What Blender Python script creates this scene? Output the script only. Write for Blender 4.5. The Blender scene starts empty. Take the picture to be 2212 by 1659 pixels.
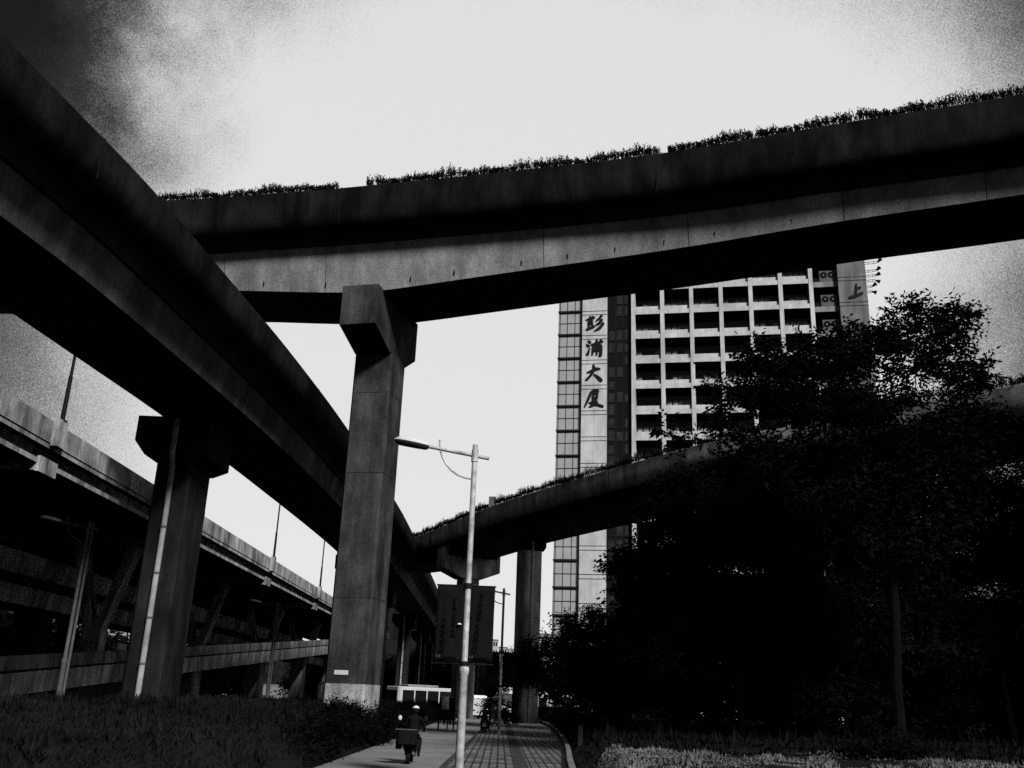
import bpy, math, random
import numpy as np
from mathutils import Vector, Matrix

random.seed(7)
rng = np.random.default_rng(11)
S = bpy.context.scene
COL = S.collection

# ------------------------------------------------------------------ camera
F_PX, W_PX, H_PX = 2040.0, 2212.0, 1659.0
PITCH, ROLL = math.radians(18.63), math.radians(2.21)
FW = np.array([0, math.cos(PITCH), math.sin(PITCH)])
RT0 = np.array([1.0, 0, 0])
UP0 = np.cross(RT0, FW)
RT = math.cos(ROLL) * RT0 + math.sin(ROLL) * UP0
UP = -math.sin(ROLL) * RT0 + math.cos(ROLL) * UP0
EYE = np.array([0, 0, 1.6])


def ray(x, y):
    return FW + RT * (x - W_PX / 2) / F_PX - UP * (y - H_PX / 2) / F_PX


def at_y(x, y, Y):
    d = ray(x, y)
    return EYE + d * (Y / d[1])


cam_data = bpy.data.cameras.new("camera")
cam = bpy.data.objects.new("camera", cam_data)
COL.objects.link(cam)
cam_data.sensor_width = 36.0
cam_data.lens = 36.0 * F_PX / W_PX
cam_data.clip_start = 0.1
cam_data.clip_end = 5000.0
M = Matrix.Identity(4)
for i in range(3):
    M[i][0], M[i][1], M[i][2], M[i][3] = RT[i], UP[i], -FW[i], EYE[i]
cam.matrix_world = M
S.camera = cam

# ------------------------------------------------------------------ objects


def tag(o, label=None, cat=None, group=None, kind=None):
    if label:
        o["label"] = label
    if cat:
        o["category"] = cat
    if group:
        o["group"] = group
    if kind:
        o["kind"] = kind
    return o


def empty(name, loc=(0, 0, 0), rz=0.0):
    o = bpy.data.objects.new(name, None)
    COL.objects.link(o)
    o.location = loc
    o.rotation_euler = (0, 0, rz)
    o.empty_display_size = 0.3
    return o


def copy_tree(o, parent=None):
    c = o.copy()
    COL.objects.link(c)
    if parent is not None:
        c.parent = parent
    for ch in list(o.children):
        copy_tree(ch, c)
    return c


class MB:
    """collects shapes; build() links them as one mesh object"""

    def __init__(s):
        s.v, s.f = [], []

    def add(s, vs, fs):
        n = len(s.v)
        s.v.extend([tuple(map(float, p)) for p in vs])
        s.f.extend([tuple(i + n for i in f) for f in fs])
        return s

    def hexa(s, p):
        return s.add(p, [(0, 3, 2, 1), (4, 5, 6, 7), (0, 1, 5, 4), (1, 2, 6, 5), (2, 3, 7, 6), (3, 0, 4, 7)])

    def box(s, x0, x1, y0, y1, z0, z1):
        return s.hexa([(x0, y0, z0), (x1, y0, z0), (x1, y1, z0), (x0, y1, z0),
                       (x0, y0, z1), (x1, y0, z1), (x1, y1, z1), (x0, y1, z1)])

    def cbox(s, x0, x1, y0, y1, z0, z1, c):
        """box with chamfered vertical edges"""
        pts = [(x0 + c, y0), (x1 - c, y0), (x1, y0 + c), (x1, y1 - c), (x1 - c, y1), (x0 + c, y1), (x0, y1 - c), (x0, y0 + c)]
        return s.prism([(a, b, z0) for a, b in pts], [(a, b, z1) for a, b in pts])

    def prism(s, a, b):
        n = len(a)
        fs = [tuple(range(n - 1, -1, -1)), tuple(range(n, 2 * n))]
        for i in range(n):
            j = (i + 1) % n
            fs.append((i, j, n + j, n + i))
        return s.add(list(a) + list(b), fs)

    def tube(s, pts, rad, n=10, caps=True):
        pts = [Vector(p) for p in pts]
        if not hasattr(rad, "__len__"):
            rad = [rad] * len(pts)
        vs, fs = [], []
        ref = None
        for i, p in enumerate(pts):
            if i == 0:
                d = pts[1] - pts[0]
            elif i == len(pts) - 1:
                d = pts[-1] - pts[-2]
            else:
                d = pts[i + 1] - pts[i - 1]
            d = d.normalized()
            if ref is None:
                ref = Vector((1, 0, 0)) if abs(d.x) < 0.9 else Vector((0, 1, 0))
            a = (ref - d * ref.dot(d)).normalized()
            b = d.cross(a)
            ref = a
            for k in range(n):
                t = 2 * math.pi * k / n
                vs.append(p + a * (rad[i] * math.cos(t)) + b * (rad[i] * math.sin(t)))
        for i in range(len(pts) - 1):
            for k in range(n):
                k2 = (k + 1) % n
                fs.append((i * n + k, i * n + k2, (i + 1) * n + k2, (i + 1) * n + k))
        if caps:
            fs.append(tuple(range(n - 1, -1, -1)))
            fs.append(tuple((len(pts) - 1) * n + k for k in range(n)))
        return s.add(vs, fs)

    def ball(s, c, r, nu=12, nv=8, zmin=-1.0):
        """ellipsoid, cut flat below zmin (unit)"""
        vs, fs = [], []
        t0 = math.asin(max(-1, zmin))
        for i in range(nv + 1):
            t = t0 + (math.pi / 2 - t0) * i / nv
            for k in range(nu):
                p = 2 * math.pi * k / nu
                vs.append((c[0] + r[0] * math.cos(t) * math.cos(p), c[1] + r[1] * math.cos(t) * math.sin(p), c[2] + r[2] * math.sin(t)))
        for i in range(nv):
            for k in range(nu):
                k2 = (k + 1) % nu
                fs.append((i * nu + k, i * nu + k2, (i + 1) * nu + k2, (i + 1) * nu + k))
        fs.append(tuple(range(nu - 1, -1, -1)))
        return s.add(vs, fs)

    def wheel(s, c, r, w, n=20):
        """disc with axis along x"""
        a = [(c[0] - w / 2, c[1] + r * math.cos(2 * math.pi * k / n), c[2] + r * math.sin(2 * math.pi * k / n)) for k in range(n)]
        b = [(p[0] + w, p[1], p[2]) for p in a]
        return s.prism(a, b)

    def map(s, fn):
        s.v = [tuple(map(float, fn(Vector(p)))) for p in s.v]
        return s

    def mesh(s, name, mat, smooth=False):
        me = bpy.data.meshes.new(name)
        me.from_pydata(s.v, [], s.f)
        me.update()
        if mat:
            me.materials.append(mat)
        if smooth:
            me.polygons.foreach_set("use_smooth", [True] * len(me.polygons))
            try:
                me.set_sharp_from_angle(angle=math.radians(38))
            except Exception:
                pass
        return me

    def build(s, name, mat, parent=None, world=False, smooth=False, bevel=0.0):
        me = s.mesh(name, mat, smooth)
        o = bpy.data.objects.new(name, me)
        COL.objects.link(o)
        if parent is not None:
            o.parent = parent
            if world:                       # vertices are in world coordinates
                p, off = parent, Vector((0, 0, 0))
                while p is not None:
                    off += Vector(p.location)
                    p = p.parent
                o.location = -off
        if bevel:
            b = o.modifiers.new("bevel", "BEVEL")
            b.width = bevel
            b.segments = 2
            b.limit_method = "ANGLE"
        return o


def place(me, name, loc, parent=None, rz=0.0):
    o = bpy.data.objects.new(name, me)
    COL.objects.link(o)
    o.location = loc
    o.rotation_euler = (0, 0, rz)
    if parent is not None:
        o.parent = parent
    return o


# ------------------------------------------------------------------ materials (the place is a black-and-white picture: greys only)
MATS = {}


def mat(name, val, rough=0.85, var=0.25, scale=0.8, streak=0.0, fine=0.12, bump=0.0, metal=0.0, spec=0.06, grit=0.0):
    if name in MATS:
        return MATS[name]
    m = bpy.data.materials.new(name)
    m.use_nodes = True
    N, L = m.node_tree.nodes, m.node_tree.links
    b = N["Principled BSDF"]
    b.inputs["Roughness"].default_value = rough
    b.inputs["Metallic"].default_value = metal
    b.inputs["Specular IOR Level"].default_value = spec
    tc = N.new("ShaderNodeTexCoord")

    def noise(sc, detail, mapping=None):
        n = N.new("ShaderNodeTexNoise")
        n.inputs["Scale"].default_value = sc
        n.inputs["Detail"].default_value = detail
        n.inputs["Roughness"].default_value = 0.65
        if mapping:
            mp = N.new("ShaderNodeMapping")
            mp.inputs["Scale"].default_value = mapping
            L.new(tc.outputs["Object"], mp.inputs["Vector"])
            L.new(mp.outputs["Vector"], n.inputs["Vector"])
        else:
            L.new(tc.outputs["Object"], n.inputs["Vector"])
        return n.outputs["Fac"]

    def ranged(sock, amount, lo=0.3, hi=0.7):
        r = N.new("ShaderNodeMapRange")
        r.inputs["From Min"].default_value = lo
        r.inputs["From Max"].default_value = hi
        r.inputs["To Min"].default_value = 1 - amount
        r.inputs["To Max"].default_value = 1 + amount
        L.new(sock, r.inputs["Value"])
        return r.outputs["Result"]

    cur = None

    def mul(sock):
        nonlocal cur
        if cur is None:
            cur = sock
            return
        q = N.new("ShaderNodeMath")
        q.operation = "MULTIPLY"
        L.new(cur, q.inputs[0])
        L.new(sock, q.inputs[1])
        cur = q.outputs[0]

    base = N.new("ShaderNodeValue")
    base.outputs[0].default_value = val
    mul(base.outputs[0])
    if var:
        mul(ranged(noise(scale, 6), var))
    if streak:
        mul(ranged(noise(1.6, 5, (1.0, 1.0, 0.06)), streak))
        mul(ranged(noise(0.9, 7, (1.0, 1.0, 0.35)), min(0.75, streak * 1.3), 0.38, 0.62))
    if fine:
        mul(ranged(noise(28, 3), fine))
    if grit:
        mul(ranged(noise(19.0, 5), grit, 0.36, 0.64))
    cb = N.new("ShaderNodeCombineColor")
    for k in range(3):
        L.new(cur, cb.inputs[k])
    L.new(cb.outputs[0], b.inputs["Base Color"])
    if bump:
        bp = N.new("ShaderNodeBump")
        bp.inputs["Strength"].default_value = bump
        bp.inputs["Distance"].default_value = 0.02
        L.new(noise(18, 5), bp.inputs["Height"])
        L.new(bp.outputs["Normal"], b.inputs["Normal"])
    MATS[name] = m
    return m


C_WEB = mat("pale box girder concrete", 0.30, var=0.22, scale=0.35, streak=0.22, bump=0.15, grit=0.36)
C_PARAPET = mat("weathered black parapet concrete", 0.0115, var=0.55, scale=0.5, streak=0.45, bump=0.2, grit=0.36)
C_RAMPWEB = mat("dark girder concrete with painted shade", 0.05, var=0.35, scale=0.5, streak=0.3, bump=0.2, grit=0.36)  # on deck slabs this dark tone stands in for shade under the cantilever
C_RAMPBOX = mat("ramp box girder concrete", 0.08, var=0.4, scale=0.5, streak=0.3, bump=0.2, grit=0.36)
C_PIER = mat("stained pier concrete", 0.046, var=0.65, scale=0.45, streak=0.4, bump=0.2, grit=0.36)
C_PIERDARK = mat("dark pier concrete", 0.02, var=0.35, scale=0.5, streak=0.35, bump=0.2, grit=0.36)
C_HIGHWAY = mat("pale highway concrete", 0.38, var=0.25, scale=0.7, streak=0.45, bump=0.2, grit=0.36)
C_LOWRAMP = mat("grey low ramp concrete", 0.2, var=0.25, scale=0.7, streak=0.45, bump=0.2, grit=0.36)
C_CURVE = mat("grey curved viaduct concrete", 0.34, var=0.3, scale=0.6, streak=0.3, bump=0.2, grit=0.36)
C_JOINT = mat("joint filler", 0.012, var=0.1)
C_BASE = mat("pale pier base paint", 0.42, var=0.35, scale=2.0, streak=0.3, grit=0.36)
C_WHITE = mat("white paint", 0.75, var=0.12, rough=0.5)
C_TILE = mat("white facade tile", 0.68, var=0.16, scale=0.25, streak=0.12, fine=0.08, grit=0.16)
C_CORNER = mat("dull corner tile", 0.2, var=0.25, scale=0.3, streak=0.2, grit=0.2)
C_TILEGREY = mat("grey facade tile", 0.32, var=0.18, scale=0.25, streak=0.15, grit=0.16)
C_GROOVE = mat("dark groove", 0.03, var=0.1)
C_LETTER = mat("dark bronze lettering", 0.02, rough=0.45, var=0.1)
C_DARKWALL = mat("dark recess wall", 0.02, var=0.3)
C_BLIND = mat("dim blind", 0.035, var=0.5, scale=1.5)
C_AC = mat("air conditioner casing", 0.15, var=0.2, scale=1.0)
C_CURTAIN = mat("drawn curtain", 0.75, var=0.35, scale=1.5)
C_POLE = mat("galvanised pole", 0.52, rough=0.5, var=0.55, scale=4.0, metal=0.0, streak=0.2, spec=0.5)
C_POLEDARK = mat("dull pole", 0.12, rough=0.6, var=0.3, scale=3.0)
C_BLACK = mat("black steel", 0.015, rough=0.5, var=0.2)
C_HEAD = mat("white lamp housing", 0.8, rough=0.4, var=0.06)
C_LENS = mat("lamp lens", 0.04, rough=0.15, var=0.0, fine=0)
C_BANNER = mat("dark banner cloth", 0.010, var=0.25, scale=3)
C_BANNERTXT = mat("darker print", 0.003, var=0.1)
C_BANNERLT = mat("pale print", 0.12, var=0.1)
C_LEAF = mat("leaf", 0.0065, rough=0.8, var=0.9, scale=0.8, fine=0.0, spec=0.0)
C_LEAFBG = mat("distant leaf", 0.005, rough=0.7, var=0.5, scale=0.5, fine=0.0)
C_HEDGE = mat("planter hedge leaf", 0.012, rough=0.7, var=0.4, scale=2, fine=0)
C_BARK = mat("bark", 0.004, var=0.4, scale=4)
C_COVER = mat("ground cover leaf", 0.011, rough=0.7, var=0.9, scale=0.35, fine=0.0)
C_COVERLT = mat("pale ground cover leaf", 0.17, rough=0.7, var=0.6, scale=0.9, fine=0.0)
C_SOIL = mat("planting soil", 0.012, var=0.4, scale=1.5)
C_PIPE = mat("painted drain pipe", 0.40, rough=0.6, var=0.3, scale=2.0, streak=0.2)
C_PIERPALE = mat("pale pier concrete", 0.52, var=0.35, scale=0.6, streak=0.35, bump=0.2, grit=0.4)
C_GROUND = mat("distant ground", 0.012, var=0.3, scale=0.1)
C_ASPHALT = mat("worn asphalt path", 0.25, var=0.22, scale=0.6, fine=0.35, bump=0.25, grit=0.4)
C_ROAD = mat("road asphalt", 0.03, var=0.25, scale=0.4, fine=0.2)
C_KERBDARK = mat("dark kerb stone", 0.06, var=0.5, scale=2.0)
C_KERB = mat("kerb stone", 0.2, var=0.35, scale=2.0)
C_RUBBER = mat("tyre rubber", 0.012, rough=0.8, var=0.1)
C_SCOOT = mat("black scooter plastic", 0.006, rough=0.6, var=0.1, spec=0.15)
C_JACKET = mat("dark jacket", 0.008, var=0.2, scale=6)
C_TROUSER = mat("black trousers", 0.005, var=0.2)
C_SKIN = mat("skin", 0.22, var=0.1, rough=0.6)
C_HAIR = mat("black hair", 0.01, var=0.2)
C_GLASS = mat("dark window glass", 0.01, rough=0.12, var=0.0, fine=0.0, spec=0.5)
C_PANE = mat("pale reflective glass", 0.50, rough=0.3, var=0.12, scale=0.6, fine=0.06, spec=0.5)
C_CHROME = mat("bright metal", 0.8, rough=0.2, var=0.05, metal=1.0)
C_CARW = mat("white car paint", 0.7, rough=0.3, var=0.05, spec=0.5)
C_CARG = mat("grey car paint", 0.2, rough=0.3, var=0.05, spec=0.5)
C_FARW = mat("far pale facade", 0.5, var=0.3, scale=0.3)
C_FARG = mat("far grey facade", 0.25, var=0.3, scale=0.3)


def brick_mat():
    m = bpy.data.materials.new("paving slabs")
    m.use_nodes = True
    N, L = m.node_tree.nodes, m.node_tree.links
    b = N["Principled BSDF"]
    b.inputs["Roughness"].default_value = 0.8
    tc = N.new("ShaderNodeTexCoord")
    mp = N.new("ShaderNodeMapping")
    mp.inputs["Rotation"].default_value = (0, 0, math.radians(90))
    L.new(tc.outputs["Object"], mp.inputs["Vector"])
    bk = N.new("ShaderNodeTexBrick")
    bk.inputs["Color1"].default_value = (0.11, 0.11, 0.11, 1)
    bk.inputs["Color2"].default_value = (0.21, 0.21, 0.21, 1)
    bk.inputs["Mortar"].default_value = (0.012, 0.012, 0.012, 1)
    bk.inputs["Scale"].default_value = 1.0
    bk.inputs["Mortar Size"].default_value = 0.028
    bk.inputs["Brick Width"].default_value = 0.8
    bk.inputs["Row Height"].default_value = 0.21
    L.new(mp.outputs["Vector"], bk.inputs["Vector"])
    n = N.new("ShaderNodeTexNoise")
    n.inputs["Scale"].default_value = 0.9
    n.inputs["Detail"].default_value = 8
    L.new(tc.outputs["Object"], n.inputs["Vector"])
    r = N.new("ShaderNodeMapRange")
    r.inputs["From Min"].default_value = 0.35
    r.inputs["From Max"].default_value = 0.65
    r.inputs["To Min"].default_value = 0.35
    r.inputs["To Max"].default_value = 1.35
    L.new(n.outputs["Fac"], r.inputs["Value"])
    mx = N.new("ShaderNodeMix")
    mx.data_type = "RGBA"
    mx.blend_type = "MULTIPLY"
    mx.inputs["Factor"].default_value = 1.0
    L.new(bk.outputs["Color"], mx.inputs["A"])
    L.new(r.outputs["Result"], mx.inputs["B"])
    L.new(mx.outputs["Result"], b.inputs["Base Color"])
    bp = N.new("ShaderNodeBump")
    bp.inputs["Strength"].default_value = 0.4
    bp.inputs["Distance"].default_value = 0.01
    inv = N.new("ShaderNodeMath")
    inv.operation = "SUBTRACT"
    inv.inputs[0].default_value = 1.0
    L.new(bk.outputs["Fac"], inv.inputs[1])
    L.new(inv.outputs[0], bp.inputs["Height"])
    L.new(bp.outputs["Normal"], b.inputs["Normal"])
    return m


C_PAVE = brick_mat()

# ------------------------------------------------------------------ light: hazy sun behind the camera, cloud with a vignette shaped into it
SUN_AZ = np.array([0.5, -0.87])
SUN_AZ /= np.linalg.norm(SUN_AZ)
SUN_EL = math.radians(36)
SD = Vector((SUN_AZ[0] * math.cos(SUN_EL), SUN_AZ[1] * math.cos(SUN_EL), math.sin(SUN_EL)))
sl = bpy.data.lights.new("sun", "SUN")
sl.energy = 3.3
sl.angle = math.radians(10)
so = bpy.data.objects.new("sun", sl)
COL.objects.link(so)
so.rotation_euler = SD.to_track_quat("Z", "Y").to_euler()

wd = bpy.data.worlds.new("World")
S.world = wd
wd.use_nodes = True
N, L = wd.node_tree.nodes, wd.node_tree.links
bg = N["Background"]
bg.inputs["Strength"].default_value = 0.1
sky = N.new("ShaderNodeTexSky")
sky.sky_type = "NISHITA"
sky.sun_disc = False
sky.sun_elevation = SUN_EL
sky.sun_rotation = math.atan2(SD.x, SD.y)
bw = N.new("ShaderNodeRGBToBW")
L.new(sky.outputs["Color"], bw.inputs["Color"])
tc = N.new("ShaderNodeTexCoord")


def wmath(op, a, b=None, c=None):
    n = N.new("ShaderNodeMath")
    n.operation = op
    for k, q in enumerate((a, b, c)):
        if q is None:
            continue
        if isinstance(q, (int, float)):
            n.inputs[k].default_value = q
        else:
            L.new(q, n.inputs[k])
    return n.outputs[0]


def wnoise(scale, detail, rough=0.6, off=(0, 0, 0)):
    mp = N.new("ShaderNodeMapping")
    mp.inputs["Location"].default_value = off
    L.new(tc.outputs["Generated"], mp.inputs["Vector"])
    n = N.new("ShaderNodeTexNoise")
    n.inputs["Scale"].default_value = scale
    n.inputs["Detail"].default_value = detail
    n.inputs["Roughness"].default_value = rough
    L.new(mp.outputs["Vector"], n.inputs["Vector"])
    return n.outputs["Fac"]


def wramp(sock, stops):
    r = N.new("ShaderNodeValToRGB")
    el = r.color_ramp.elements
    while len(el) < len(stops):
        el.new(0.5)
    for e, (p, v) in zip(el, stops):
        e.position = p
        e.color = (v, v, v, 1)
    L.new(sock, r.inputs["Fac"])
    q = N.new("ShaderNodeRGBToBW")
    L.new(r.outputs["Color"], q.inputs["Color"])
    return q.outputs["Val"]


cdir = Vector(ray(1120, 790)).normalized()       # centre of a vignette shaped into the sky, darkening outwards from here
dt = N.new("ShaderNodeVectorMath")
dt.operation = "DOT_PRODUCT"
dt.inputs[1].default_value = cdir
L.new(tc.outputs["Generated"], dt.inputs[0])
ang = wmath("ARCCOSINE", wmath("MINIMUM", dt.outputs["Value"], 0.99999))
angd = wmath("MULTIPLY", ang, 180 / math.pi)
big = wnoise(5.0, 6, 0.62, (1.7, 0.3, 4.1))
grain = wnoise(850.0, 2, 0.9)
d2 = N.new("ShaderNodeVectorMath")
d2.operation = "DOT_PRODUCT"
d2.inputs[1].default_value = Vector(ray(120, 40)).normalized()    # heavier cloud bank, high to one side
L.new(tc.outputs["Generated"], d2.inputs[0])
bank = wramp(wmath("DIVIDE", wmath("MULTIPLY", wmath("ARCCOSINE", wmath("MINIMUM", d2.outputs["Value"], 0.99999)), 180 / math.pi), 30.0), [(0.0, 1.0), (5 / 30, 0.85), (10 / 30, 0.4), (15 / 30, 0.0)])
mid = wnoise(9.0, 8, 0.6, (3.4, 2.2, 1.0))
amp = wmath("ADD", wmath("MULTIPLY", bank, -5.0), -9.0)
a2 = wmath("ADD", angd, wmath("MULTIPLY", wmath("SUBTRACT", big, 0.5), amp))
a2 = wmath("ADD", a2, wmath("MULTIPLY", wmath("SUBTRACT", mid, 0.5), wmath("MULTIPLY", bank, -20.0)))
a2 = wmath("ADD", a2, wmath("MULTIPLY", bank, 2.8))
d3 = N.new("ShaderNodeVectorMath")
d3.operation = "DOT_PRODUCT"
d3.inputs[1].default_value = Vector(ray(2000, 130)).normalized()    # thinner, brighter cloud
L.new(tc.outputs["Generated"], d3.inputs[0])
thin = wramp(wmath("DIVIDE", wmath("MULTIPLY", wmath("ARCCOSINE", wmath("MINIMUM", d3.outputs["Value"], 0.99999)), 180 / math.pi), 30.0), [(0.0, 1.0), (6 / 30, 0.7), (15 / 30, 0.0)])
a2 = wmath("ADD", a2, wmath("MULTIPLY", thin, -4.0))
a3 = wmath("ADD", a2, wmath("MULTIPLY", wmath("SUBTRACT", grain, 0.5), 13.0))
edge = wramp(wmath("DIVIDE", a3, 90.0), [(0.0, 1.0), (21.5 / 90, 1.0), (25 / 90, 0.70), (28.5 / 90, 0.25), (32 / 90, 0.05), (38 / 90, 0.015), (55 / 90, 0.04), (75 / 90, 0.10)])
lum = wmath("ADD", wmath("MULTIPLY", bw.outputs["Val"], 0.12), 7.3)
sx = N.new("ShaderNodeSeparateXYZ")
L.new(tc.outputs["Generated"], sx.inputs[0])
side = wramp(wmath("MULTIPLY", wmath("ADD", sx.outputs["X"], 1.0), 0.5), [(0.0, 0.0), (0.80, 0.0), (0.90, 0.4), (1.0, 0.65)])   # thinner cloud on the right-hand side of the street
lum = wmath("MULTIPLY", lum, wmath("MAXIMUM", edge, side))
cb = N.new("ShaderNodeCombineColor")
for k in range(3):
    L.new(lum, cb.inputs[k])
L.new(cb.outputs[0], bg.inputs["Color"])

# ------------------------------------------------------------------ ground, path, pavement


def sheet(name, pts, z, m, kind="structure", thick=None):
    mb = MB()
    if thick:
        mb.prism([(x, y, z - thick) for x, y in pts], [(x, y, z) for x, y in pts])
    else:
        mb.add([(x, y, z) for x, y in pts], [tuple(range(len(pts)))])
    return tag(mb.build(name, m), kind=kind)


def ribbon(xa, xb, ys):
    return [(xa(y), y) for y in ys] + [(xb(y), y) for y in reversed(ys)]


YS = [0, 8, 16, 24, 32, 40, 48, 56, 66, 78, 92, 108, 125]


def path_l(y):
    return -4.25 - 0.00012 * max(0, y - 25) ** 2 * 1.6


def path_r(y):
    return -1.36 + 0.011 * max(0, min(y, 62) - 25) - 0.0009 * max(0, y - 62) ** 2 * 0.6


def pave_r(y):
    return float(np.interp(y, [0, 25.7, 32, 39, 49, 62, 75, 85, 98, 111, 125], [0.35, 1.75, 2.14, 2.52, 2.89, 3.3, 3.5, 3.2, 2.2, 0.8, -1.0]))


sheet("ground", [(-1500, -1500), (1500, -1500), (1500, 1500), (-1500, 1500)], -0.03, C_GROUND)
sheet("road", [(-21, -40), (-15.6, -40), (-15.6, 135), (-21, 135)], -0.022, C_ROAD)
sheet("cross_road", [(-80, 135), (80, 135), (80, 160), (-80, 160)], -0.018, C_ROAD)
sheet("cycle_path", ribbon(path_l, path_r, YS), 0.0, C_ASPHALT)
sheet("pavement", ribbon(lambda y: path_r(y) + 0.16, pave_r, YS), 0.10, C_PAVE, thick=0.14)
tac = sheet("tactile_paving", [(0.42, 0), (0.78, 0), (0.78, 100), (0.42, 100)], 0.105, mat("dark tactile slab", 0.06, var=0.4, scale=3, fine=0.3))


def kerb(name, fx, w, z0, z1, m=None):
    mb = MB()
    ys = np.arange(2, 122, 1.0)
    for a in ys:
        b = a + 0.985
        p = [(fx(a), a, z0), (fx(a) + w, a, z0), (fx(b) + w, b, z0), (fx(b), b, z0)]
        mb.prism(p, [(x, y, z1) for x, y, _ in p])
    o = mb.build(name, m or C_KERB, bevel=0.015)
    return tag(o, kind="structure")


kerb("path_kerb", lambda y: path_r(y), 0.155, -0.1, 0.112, C_KERBDARK)
kerb("bed_kerb", lambda y: pave_r(y) + 0.005, 0.16, -0.1, 0.30)


def smooth(t):
    t = max(0.0, min(1.0, t))
    return t * t * (3 - 2 * t)


def z_left(x, y):
    e = path_l(y) - 0.2
    up = smooth((e - x) / 1.0) * (0.80 + 0.40 * smooth((y - 13) / 15))
    dn = 1 - smooth((-13.6 - x) / 2.2)
    return -0.05 + up * dn + 0.05 * math.sin(x * 1.3 + y * 0.7) * up


def z_right(x, y):
    e = pave_r(y) + 0.2
    return 0.02 + 0.72 * smooth((x - e) / 0.8) + 0.05 * math.sin(x * 0.9 + y * 0.6) * smooth((x - e) / 2)


def terrain(name, zf, xa, xb, ys, nx, m):
    mb = MB()
    vs, fs = [], []
    for y in ys:
        a, b = xa(y), xb(y)
        for i in range(nx + 1):
            x = a + (b - a) * i / nx
            vs.append((x, y, zf(x, y)))
    for j in range(len(ys) - 1):
        for i in range(nx):
            k = j * (nx + 1) + i
            fs.append((k, k + 1, k + nx + 2, k + nx + 1))
    mb.add(vs, fs)
    return tag(mb.build(name, m, smooth=True), kind="structure")


terrain("garden_mound", z_left, lambda y: -15.7, lambda y: path_l(y) - 0.18, list(np.arange(-6, 122, 2.0)), 30, C_SOIL)
terrain("tree_bed", z_right, lambda y: pave_r(y) + 0.17, lambda y: 75, list(np.arange(-6, 122, 2.0)), 70, C_SOIL)


def cover(name, zf, xr, yr, n, hmin, hmax, wmin, m, zdrop=0.0, bias=1.6):
    """tufts of short leaf blades standing on the bed"""
    u = rng.random(n) ** bias
    y = yr[0] + (yr[1] - yr[0]) * u
    r = rng.random(n)
    x = np.array([xr(yy)[0] + (xr(yy)[1] - xr(yy)[0]) * rr for yy, rr in zip(y, r)])
    z = np.array([zf(a, b) for a, b in zip(x, y)]) - 0.03
    h = hmin + (hmax - hmin) * rng.random(n)
    lump = 0.65 + 0.55 * np.sin(x * 1.9 + 0.7 * np.sin(y * 1.1)) * np.sin(y * 1.35 + x * .4)
    h = h * np.clip(lump, 0.25, 1.3) * (0.7 + 0.9 * (np.sin(x * 3.7 + y * 2.3) * np.sin(y * 4.1 - x * 1.9) > 0.45))
    ph = rng.random(n) * 2 * math.pi
    tilt = rng.random(n) * 0.9
    w = wmin * (0.7 + 0.8 * rng.random(n)) * (1 + 0.012 * y)
    ax = np.stack([np.cos(ph), np.sin(ph), np.zeros(n)], 1)
    pd = rng.random(n) * 2 * math.pi
    d = np.stack([np.sin(tilt) * np.cos(pd), np.sin(tilt) * np.sin(pd), np.cos(tilt)], 1)
    b = np.stack([x, y, z], 1)
    mid = b + d * (h * 0.55)[:, None]
    tip = b + d * h[:, None]
    v = np.stack([b, mid - ax * w[:, None], tip, mid + ax * w[:, None]], 1).reshape(-1, 3)
    me = bpy.data.meshes.new(name)
    me.from_pydata(v.tolist(), [], [(4 * i, 4 * i + 1, 4 * i + 2, 4 * i + 3) for i in range(n)])
    me.materials.append(m)
    o = bpy.data.objects.new(name, me)
    COL.objects.link(o)
    return tag(o, kind="stuff")


cover("ground_cover", z_left, lambda y: (-15.0, path_l(y) - 0.22), (5.0, 62), 150000, 0.09, 0.26, 0.016, C_COVER, bias=1.5)
cover("ground_cover", z_right, lambda y: (pave_r(y) + 0.2, 24.0), (10.0, 22.5), 150000, 0.04, 0.11, 0.015, C_COVERLT, bias=1.0)
cover("undergrowth", z_right, lambda y: (pave_r(y) + 0.2, 34.0), (21.5, 70), 40000, 0.12, 0.34, 0.025, C_LEAFBG, bias=1.2)

# ------------------------------------------------------------------ viaducts


def smooth_path(pts, step=1.0):
    """Catmull-Rom through plan points, evenly resampled"""
    P = [np.array(p, float) for p in pts]
    P = [2 * P[0] - P[1]] + P + [2 * P[-1] - P[-2]]
    out = []
    for i in range(1, len(P) - 2):
        for k in range(16):
            t = k / 16
            out.append(0.5 * (2 * P[i] + (P[i + 1] - P[i - 1]) * t + (2 * P[i - 1] - 5 * P[i] + 4 * P[i + 1] - P[i + 2]) * t * t + (3 * P[i] - P[i - 1] - 3 * P[i + 1] + P[i + 2]) * t ** 3))
    out.append(P[-2])
    out = np.array(out)
    s = np.concatenate([[0], np.cumsum(np.linalg.norm(np.diff(out[:, :2], axis=0), axis=1))])
    n = max(2, int(s[-1] / step))
    q = np.linspace(0, s[-1], n + 1)
    return np.stack([np.interp(q, s, out[:, k]) for k in range(out.shape[1])], 1)


def frames(path):
    d = np.gradient(path[:, :2], axis=0)
    d /= np.linalg.norm(d, axis=1)[:, None]
    return d, np.stack([-d[:, 1], d[:, 0]], 1)      # along, inward (left of travel)


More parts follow.
